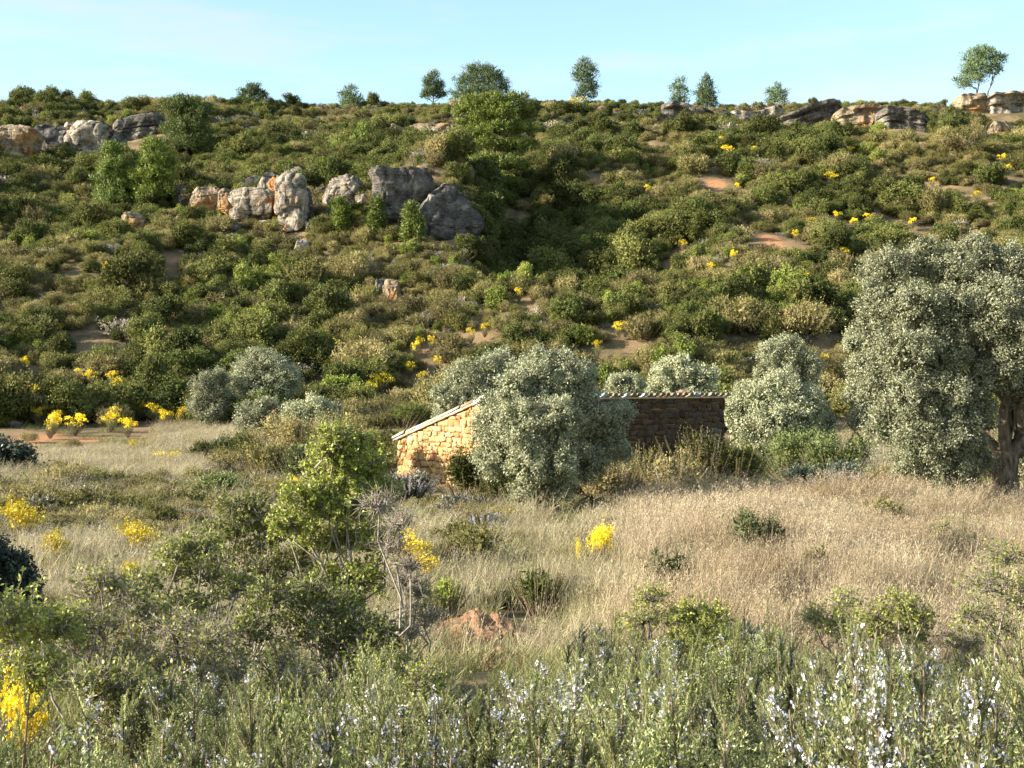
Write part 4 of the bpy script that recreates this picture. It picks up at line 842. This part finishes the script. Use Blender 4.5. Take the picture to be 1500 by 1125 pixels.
def field(y0, y1, dens_fn, step):
    out = []; y = y0
    while y < y1:
        st = step*max(1, y/20)**.55; xw = .40*y+2; xs = np.arange(-xw, xw, st); xs = xs+g.uniform(-.5, .5, len(xs))*st; yy = y+g.uniform(-.5, .5, len(xs))*st
        k = g.random(len(xs)) < dens_fn(xs, yy); out.append(np.stack([xs[k], yy[k]], 1)); y += st
    return np.concatenate(out)
def excm(x, y, f=.9):
    k = np.ones(len(x), bool)
    for ex, ey, a, b in excl[:0]: pass
    for (q, w_) in (((-.0, 0), 0),): pass
    # hut footprint
    rx_, ry_ = x-A[0], y-A[1]; s = rx_*u1[0]+ry_*u1[1]; t = rx_*u2[0]+ry_*u2[1]
    k &= ~((s > -.1) & (s < L1+.1) & (t > -.1) & (t < L2+.1)); pq = 750+F*x/y
    for cx_, d_, w_ in ((1115, 20, 52), (652, 16.3, 34), (790, 16.3, 38), (1290, 26, 36), (1190, 18, 34), (1400, 21, 44), (1040, 27, 40), (980, 17.5, 40), (745, 17, 30)): k &= ~((np.abs(pq-cx_) < w_*(.8+.5*vn(x*3, y*3))) & (y > d_-2.6) & (y < d_+.2) & (g.random(len(x)) < .88))
    k &= ~((pq > 570) & (pq < 700) & (y > 30.5) & (y < 41))
    return k
def kscr(x, y): return 750+F*x/y, 562.5-F*(H(x, y)-EYE)/y
def put(name, label, pr, pts, smul, hid, mt, hz=1.0):
    x, y = pts.T; k = excm(x, y); x, y = x[k], y[k]; n = len(x); z = H(x, y)
    far = np.clip(y/22, .8, 1.7)
    s = smul*g.uniform(.7, 1.25, (n, 1))*np.stack([far, far, np.ones(n)*hz], 1)
    s[:, 2] *= .35+1.2*fbm(x/2.2+3, y/2.2, 3)
    scatter(name, label, pr, np.stack([x, y, z], 1), np.stack([g.normal(0, .1, n), g.normal(0, .1, n), g.uniform(-.7, .7, n)], 1), s, g.integers(0, 4, n), hid, mt)
MS = lambda x, y: 1-.97*np.exp(-(np.maximum(np.abs((kscr(x, y)[0]-700)/70)-.6, 0)**2)*6)*(y > 8)*(y < 17)
def russ(x, y):
    px, py = kscr(x, y); n_ = fbm(x/1.3+4, y/1.3, 3); return ss(880, 1060, px+160*(n_-.5))*ss(10.5, 13, y)*(1-ss(30, 33, y))*np.clip(4*(n_-.36), .06, 1)*np.where((px > 1330) & (y > 25), .35, 1)
def strw(x, y):
    px, py = kscr(x, y)
    a = .55*(ss(11, 14, y))*(1-ss(23, 27, y))*(1-.25*ss(900, 1000, px))*np.clip(2.6*(fbm(x/2.2, y/2.2+7)-.28), 0, 1.2)
    a = np.maximum(a, .10*(y > 24)*(y < 36))
    b = np.where((px < 300+60*(fbm(x, y)-.5)) & (y > 34) & (y < 53), .98, 0)*(1-.9*ss(.5, .9, soil_f(x, y)))*(1-.7*((vn(x/5, y/2.2+3) > .72)))
    c = np.where((px > 230) & (px < 385) & (y > 55) & (y < 63), .9, 0)
    e = np.where((px > 1180) & (px < 1400) & (y > 40) & (y < 75), .12, 0)
    return np.maximum.reduce([a, b, c, e+0*x])*MS(x, y)
def grn(x, y):
    px, py = kscr(x, y); base = .5*(1-ss(50, 62, y))*ss(3, 5, y)*(fbm(x/2.5+20, y/2.5, 3) > .40)
    return np.where((px < 320) & (y > 38), .05, base)*(.25+.75*MS(x, y))
put('russet_grass', 'tall russet feathery dry grass right of centre', TR, field(10, 34, russ, .15), 1.0, 'russet_sources', M['rustgrass'])
put('straw_grass', 'pale straw grass of the meadow and valley floor', TS, field(10, 64, strw, .17), .95, 'straw_sources', M['straw'])
put('green_grass', 'short green grass between the shrubs', TG, field(3, 62, grn, .17), 1.0, 'green_sources', M['ggrass'])

def lows(x, y):
    px, py = kscr(x, y); n_ = fbm(x/2+60, y/2+11, 3)
    a = np.where(px < 980+80*(n_-.5), .9, .22)*ss(10, 11.5, y)*(1-ss(56, 60, y))*ss(.47, .56, n_)
    a = np.where((px < 300) & (y > 37), a*.06, a); return np.where((px > 570) & (px < 830) & (y < 17), a*.15, a)
for kk, nm, lb, th in (('garrigue', 'low_scrub', 'low grey-green scrub plants between the grasses', .62), ('grey', 'dry_ground_cover', 'low dry grey plants between the grasses', .35)):
    pts = field(10, 60, lambda x, y: lows(x, y)*th*1.35, .40); x, y = pts.T; k = excm(x, y); x, y = x[k], y[k]; n = len(x)
    scatter(nm, lb, protos[kk], np.stack([x, y, H(x, y)-.04], 1), np.stack([g.normal(0, .1, n), g.normal(0, .1, n), g.uniform(0, 6.28, n)], 1), np.exp(g.normal(-1.25, .25, (n, 1)))*np.ones((1, 3))*np.clip(y/24, .8, 1.5)[:, None], g.integers(0, 5, n), nm+'_sources', M[kk])

# ------------------------------------------------------------------ foreground rosemary
def rosemary_proto(seed, h=1., rad=.36, flp=.35, n=360, dens=125):
    g = np.random.default_rng(seed); root = empty('rosemary_bush', link=False); Lv = Leaves(); Tb = Tubes(); Fl = Leaves()
    mains = []
    for i in range(11):
        an = g.uniform(0, 6.28); rr = math.sqrt(g.random()); b = np.array([math.cos(an), math.sin(an), 0])
        p0 = b*rr*rad*.2; p2 = b*rr*rad*g.uniform(.7, 1.05)+np.array([0, 0, h*g.uniform(.72, .86)*(1-.22*rr)]); p1 = (p0+p2)/2+b*rr*rad*.3
        t = np.linspace(0, 1, 6)[:, None]; c = (1-t)**2*p0+2*t*(1-t)*p1+t**2*p2; Tb.add(c, np.linspace(.009, .003, 6), 5); mains.append((p0, p1, p2, b, g.uniform(.3, 1)))
    for i in range(n):
        p0, p1, p2, b, fb = mains[g.integers(11)]; t = g.uniform(.12, 1.0)
        q = (1-t)**2*p0+2*t*(1-t)*p1+t**2*p2; ax = unit(p2-p0)
        d = unit(ax*.6+rdir(g, 1)[0]*.8+np.array([0, 0, .7])); Ls = g.uniform(.05, .145)*h
        e = q+d*Ls; mid = (q+e)/2+np.array([0, 0, -.02]); tt = np.linspace(0, 1, 4)[:, None]
        Tb.add((1-tt)**2*q+2*tt*(1-tt)*mid+tt**2*e, np.linspace(.0024, .0012, 4), 3)
        m = int(dens*g.uniform(.7, 1.3)*(Ls/.12)); tt = g.random(m)[:, None]**.9; pos = q+(e-q)*tt
        sd = unit(np.cross(d, rdir(g, m))); dr = unit(d*g.uniform(.5, 1.4, (m, 1))+sd); nm = unit(np.cross(dr, np.cross(d, sd))+rdir(g, m)*.35)
        s_ = g.uniform(.6, 1.2, m)*(1.1-.45*tt[:, 0]); tone = g.uniform(-.18, .18)
        Lv.add(pos, dr, nm, .017*s_, .0045*s_, np.clip(g.uniform(-.08, .42, m)+.55*tt[:, 0]*(.2+.8*t)+tone, 0, 1))
        if e[2] > .35*h and g.random() < flp*fb:
            k = g.integers(4, 12); pos = q+(e-q)*g.uniform(.1, .95, (k, 1))+rdir(g, k)*.010
            pos = np.repeat(pos, 3, 0)+rdir(g, k*3)*.005; Fl.add(pos, rdir(g, k*3), rdir(g, k*3), .0105, .0075, g.random(k*3))
    crown(Lv, [((0, 0, .36*h), (rad*.5, rad*.5, .34*h))], 5000, .016, .0042, g, sub=.07, jit=.8, inner=0)
    Lv.build('foliage', M['rosemary'], root, link=False); Tb.build('stems', M['stem'], root, link=False)
    if Fl.V: Fl.build('blossom', M['petal'], root, link=False)
    return root
RP = [rosemary_proto(500+i, flp=[.06, .22, .45, .7, .38, .10][i]) for i in range(6)]
RP = [norm_tree(r) for r in RP]
zone_txt = lambda px, py: ('bottom left corner' if px < 200 else 'foreground below the young oak' if px < 560 else 'foreground below the red earth mounds' if px < 800 else 'foreground right of the red earth' if px < 1050 else 'foreground at lower right' if px < 1300 else 'bottom right corner')
g = np.random.default_rng(29); cnt = 0
cand = []
TL = np.array([(-200, 1010), (0, 1030), (70, 1040), (130, 985), (200, 960), (300, 985), (420, 975), (560, 960), (640, 1000), (760, 1010), (800, 965), (860, 930), (930, 930), (980, 960), (1040, 930), (1100, 900), (1160, 915), (1220, 950), (1290, 935), (1350, 960), (1420, 960), (1500, 930), (1700, 940)], float)
y = 3.75
while y < 12.5:
    st = .35+.02*y; xw = .40*y+.4
    for x_ in np.arange(-xw, xw, st): cand.append((x_+g.uniform(-.4, .4)*st, y+g.uniform(-.4, .4)*st))
    y += st
for (x_, y_) in cand:
    px = 750+F*x_/y_; zz = float(H(x_, y_))
    if px < 110 and 5 < y_ < 9.5: continue
    tl = np.interp(px, TL[:, 0], TL[:, 1])+g.choice([-15, 10, 45, 90])+g.uniform(-15, 25)
    hmax = EYE+(562.5-tl)/F*y_-zz
    if hmax < .26 or g.random() < .24: continue
    if 580 < px < 840 and y_ > 8.5: continue
    wl = [(1130, 940), (1190, 960), (1420, 1010), (1480, 1000), (1440, 1060), (880, 960), (860, 1010), (640, 1080), (600, 1060), (240, 1000), (110, 1080), (1100, 930), (1160, 1010), (1340, 950), (960, 1050), (330, 1060), (720, 1060), (420, 1080), (180, 1040), (60, 1100), (520, 1040), (790, 985)]
    patch = max(math.exp(-(((px-a_)/55)**2+((tl-b_)/60)**2)) for a_, b_ in wl)*.9+.2*float(vn(x_*.9+7, y_*.7+3))
    if px < 110: i = int(g.choice([0, 5, 1]))
    elif patch > .30: i = int(g.choice([2, 3, 4, 1], p=[.3, .3, .2, .2]))
    else: i = int(g.choice([0, 1, 5, 4], p=[.40, .16, .40, .04]))
    o = copy_tree(RP[i])
    ht = min(hmax, g.uniform(.85, 1.15)) if y_ > 4.4 else min(hmax, 1.15)
    s = min(1.0, max(.55, ht*1.2))*g.uniform(.85, 1.15)
    o.location = (x_, y_, zz-.02); o.rotation_euler = (g.normal(0, .08), g.normal(0, .08), g.uniform(0, 6.28)); o.scale = (s, s, ht/RP[i]['h'])
    fl = ['flowerless green', 'sparsely flowering', 'white-flowered', 'thickly white-flowered', 'pale lilac-flowered', 'bright green'][i]
    dz = 'at the very front of' if y_ < 4.6 else ('in the middle of' if y_ < 7.2 else 'at the back of')
    del o['w'], o['h']
    tag(o, f'{fl} rosemary bush {dz} the {zone_txt(px, 0)}', 'rosemary bush', 'rosemary bushes filling the foreground'); cnt += 1

# ------------------------------------------------------------------ kermes oak scrub (twiggy)
def twig_bush(px, d, spec, label, seed, leafy=1., name='kermes_oak', cat='oak bush'):
    """woody bush: limbs to each lobe, every lobe a spray of forking grey twigs with small leaves at their ends"""
    g = np.random.default_rng(seed); b = gpt(px, d); root = empty(name, b); tag(root, label, cat, 'twiggy oak bushes in the foreground scrub')
    Lv = Leaves(); Tb = Tubes(); lobes = lobes_from_px([(a, e, f, 0) for a, e, f in spec], px, d)
    lobes = [((c[0], c[1]+g.uniform(-.22, .22), c[2]), r) for c, r in lobes]
    for c, r in lobes:
        c = np.array(c); r = np.array(r); rm = r.mean(); st = np.array([g.normal(0, .06), g.normal(0, .06), -.05]); hub = c-np.array([0, 0, r[2]*.7])
        limb(Tb, st, hub, .010, .005, g, .07, 7, 5)
        nt_ = int(16+90*rm)
        for i in range(nt_):
            dd = rdir(g, 1)[0]; dd[2] = abs(dd[2])*.9-.25; e = c+dd*r*g.uniform(.75, 1.12); q = hub+(c-hub)*g.uniform(0, .8)
            t = np.linspace(0, 1, 6)[:, None]; P_ = q+(e-q)*t+g.normal(size=(6, 3))*.09*np.linalg.norm(e-q)*np.sin(t*2.6); Tb.add(P_, np.linspace(.0042, .0016, 6), 4)
            tone = g.uniform(-.15, .15); ld_ = leafy*g.uniform(.2, 1.5)
            for k in range(g.integers(4, 8)):
                a_ = P_[g.integers(2, 6)]; f = a_+unit(unit(e-q)*.6+rdir(g, 1)[0])*g.uniform(.05, .14); m_ = (a_+f)/2+g.normal(size=3)*.012; Tb.add([a_, m_, f], [.0018, .0014, .0009], 3)
                n_ = int(g.integers(5, 12)*ld_)
                if n_:
                    tt = g.uniform(.2, 1.05, (n_, 1)); pos = a_+(f-a_)*tt+rdir(g, n_)*.008; s_ = g.uniform(.7, 1.3, n_)
                    Lv.add(pos, rdir(g, n_)+unit(f-a_)*.5, unit(rdir(g, n_)+np.array([-.2, 0, .6])), .021*s_, .014*s_, np.clip(g.beta(2, 2, n_)+tone, 0, 1))
    Lv.build('foliage', M['oak'], root); Tb.build('branches', M['twig'], root); return root
twig_bush(495, 9.2, [(490, 662, 26), (520, 652, 20), (468, 690, 28), (505, 698, 32), (540, 690, 24), (448, 722, 26), (485, 740, 34), (525, 740, 32), (558, 722, 18), (465, 790, 34), (510, 790, 34), (550, 795, 24), (480, 850, 36), (530, 850, 32), (430, 765, 24), (497, 640, 16), (480, 680, 26), (515, 675, 24)], 'young kermes oak standing tallest in the near scrub', 700, 2.6)
twig_bush(365, 9.4, [(345, 748, 20), (372, 762, 30), (330, 775, 30), (402, 778, 28), (350, 805, 38), (392, 822, 36), (315, 815, 28), (432, 820, 26), (370, 862, 42), (420, 865, 34)], 'broad twiggy oak bush left of the young oak', 701, 1.1)
twig_bush(285, 8.8, [(270, 805, 24), (302, 795, 24), (255, 835, 32), (300, 842, 36), (340, 862, 34), (222, 852, 26), (280, 885, 40), (240, 898, 34)], 'twiggy oak bush in the middle of the left scrub', 702, .9)
twig_bush(160, 8.0, [(150, 852, 26), (120, 872, 28), (182, 872, 32), (90, 902, 30), (150, 912, 40), (210, 908, 36), (110, 948, 36), (180, 962, 40), (60, 925, 24)], 'greyish thin-leaved oak bush toward the left edge', 703, .45)
twig_bush(460, 7.4, [(400, 872, 36), (450, 882, 36), (500, 892, 34), (420, 930, 44), (480, 940, 44), (540, 922, 34), (560, 962, 34), (375, 920, 30)], 'dense oak bush in front of the young oak', 704, 1.2)
twig_bush(310, 7.0, [(260, 922, 40), (320, 922, 40), (290, 972, 44), (350, 972, 44), (230, 972, 36), (400, 982, 40), (450, 990, 36)], 'grey twiggy bush with sparse leaves low in the left scrub', 705, .35)
twig_bush(580, 8.8, [(560, 732, 26), (585, 762, 24), (575, 795, 28), (602, 822, 24), (590, 850, 28)], 'bare grey branches right of the young oak', 706, .08)
twig_bush(1030, 9.3, [(1010, 908, 24), (1042, 908, 26), (1020, 938, 32), (1062, 932, 24), (1045, 958, 28), (990, 945, 22)], 'rounded dark oak bush right of the red earth', 707, 1.4)
twig_bush(30, 6.6, [(20, 900, 50), (-20, 930, 60), (60, 930, 36), (30, 980, 50), (80, 985, 34), (-60, 880, 60)], 'shaded leafy oak bush in the left corner behind the broom', 708, 1.3)
twig_bush(1470, 9.5, [(1482, 815, 30), (1450, 852, 34), (1492, 872, 36), (1420, 892, 28), (1470, 922, 40), (1520, 850, 40), (1400, 930, 30)], 'sparse twig bush at the right edge', 709, .5)
twig_bush(945, 10.2, [(952, 872, 16), (938, 900, 22)], 'thin leafy sprig standing in the dry grass', 710, .8)
twig_bush(1310, 9, [(1285, 905, 26), (1312, 885, 20), (1300, 932, 30), (1350, 932, 26), (1340, 900, 20)], 'leafy oak tuft behind the lower right rosemary', 711, 1.0)
twig_bush(1225, 9.8, [(1230, 880, 18), (1218, 915, 26), (1190, 905, 18), (1250, 915, 20)], 'thin yellowish sprigs between white rosemary and grass', 712, .6)
twig_bush(620, 9.4, [(612, 862, 20), (622, 900, 30), (600, 930, 26)], 'small bare twig bush left of the red earth', 713, .12)
twig_bush(590, 6.9, [(560, 992, 36), (620, 992, 30), (590, 1025, 40)], 'dark low oak bush below the small bare twigs', 714, 1.0)
twig_bush(200, 6.0, [(200, 1000, 44), (150, 992, 36), (240, 1040, 50), (180, 1050, 50)], 'leafy oak bush among the lower left rosemary', 715, .8)
twig_bush(-120, 7.4, [(-100, 890, 60), (-160, 890, 60), (-60, 920, 50)], 'unseen oak bush added past the left edge to shade the corner', 716, 1.6)  # out-of-view bush, added only to throw shade on the lower left

# ------------------------------------------------------------------ fallen grey branches on the ridge
Tb = Tubes(); g = np.random.default_rng(71); b = gpt(1110, 163)
for i in range(14):
    a = np.array([g.uniform(-2, 3), g.uniform(-.8, .8), g.uniform(.3, .7)]); limb(Tb, a, a+np.array([g.uniform(-2.2, 1.4), 0, g.uniform(.1, 1.0)]), .05, .015, g)
o = Tb.build('fallen_branch', M['twig']); o.location = b; tag(o, 'heap of bleached fallen branches on the skyline', 'branches')
# dead twigs by the huge olive trunk
Tb = Tubes(); b = gpt(1492, 29)
for i in range(16): a = np.array([g.uniform(-.1, .1), 0, .1]); limb(Tb, a, a+np.array([g.uniform(-.5, .4), g.uniform(-.3, .3), g.uniform(.3, .9)]), .012, .004, g)
o = Tb.build('dead_twigs', M['twig']); o.location = b; tag(o, 'bleached bare twigs beside the huge olive trunk', 'twigs')

# ------------------------------------------------------------------ world, sun, camera
SUN_AZ = np.array([-.98, -.19]); SUN_AZ /= np.linalg.norm(SUN_AZ); EL = R(21)
d = Vector((SUN_AZ[0]*math.cos(EL), SUN_AZ[1]*math.cos(EL), math.sin(EL)))
sl = bpy.data.lights.new('sun', 'SUN'); sl.energy = 5.0; sl.angle = R(.5); sl.color = (1, .92, .77)
so = bpy.data.objects.new('sun', sl); COL.objects.link(so); so.rotation_euler = d.to_track_quat('Z', 'Y').to_euler()
w = bpy.data.worlds.new('World'); sc.world = w; w.use_nodes = True; nt = w.node_tree; N = nt.nodes; L = nt.links; N.clear()
out = N.new('ShaderNodeOutputWorld'); bg = N.new('ShaderNodeBackground'); sky = N.new('ShaderNodeTexSky'); sky.sky_type = 'NISHITA'; sky.sun_disc = False
sky.sun_elevation = EL; sky.sun_rotation = math.atan2(SUN_AZ[0], SUN_AZ[1]); sky.air_density = 1.0; sky.dust_density = 1.0; sky.ozone_density = 1.0
bg.inputs[1].default_value = .088
tc = N.new('ShaderNodeTexCoord'); mp = N.new('ShaderNodeMapping'); mp.inputs['Scale'].default_value = (3.2, 3.2, 16); mp.inputs['Location'].default_value = (2.2, .4, .5)
no = N.new('ShaderNodeTexNoise'); no.inputs['Scale'].default_value = 1.6; no.inputs['Detail'].default_value = 6; no.inputs['Roughness'].default_value = .55
cr = N.new('ShaderNodeValToRGB'); cr.color_ramp.elements[0].position = .47; cr.color_ramp.elements[1].position = .68; cr.color_ramp.elements[1].color = (.6, .6, .6, 1)
mx = N.new('ShaderNodeMix'); mx.data_type = 'RGBA'; mx.inputs[7].default_value = (3.25, 3.3, 3.5, 1)
L.new(tc.outputs['Generated'], mp.inputs[0]); L.new(mp.outputs[0], no.inputs['Vector']); L.new(no.outputs['Fac'], cr.inputs[0]); L.new(cr.outputs[0], mx.inputs[0])
hz = N.new('ShaderNodeMix'); hz.data_type = 'RGBA'; hz.blend_type = 'MULTIPLY'; hz.inputs[0].default_value = 1; hz.inputs[7].default_value = (1.12, 1.22, 1.15, 1)
L.new(sky.outputs[0], hz.inputs[6]); L.new(hz.outputs[2], mx.inputs[6]); L.new(mx.outputs[2], bg.inputs[0]); L.new(bg.outputs[0], out.inputs[0])
cam = bpy.data.cameras.new('camera'); co = bpy.data.objects.new('camera', cam); COL.objects.link(co); sc.camera = co
co.location = (0, 0, EYE); co.rotation_euler = (R(90), 0, 0); cam.sensor_width = 36; cam.lens = 36*F/1500; cam.clip_start = .05; cam.clip_end = 6000
sc.view_settings.view_transform = 'Standard'; sc.view_settings.look = 'None'; sc.view_settings.exposure = 1.66; sc.view_settings.gamma = 1
sc.render.engine = 'CYCLES'; sc.cycles.max_bounces = 4; sc.cycles.diffuse_bounces = 2; sc.cycles.transparent_max_bounces = 4
sc.render.resolution_x = 1024; sc.render.resolution_y = 768
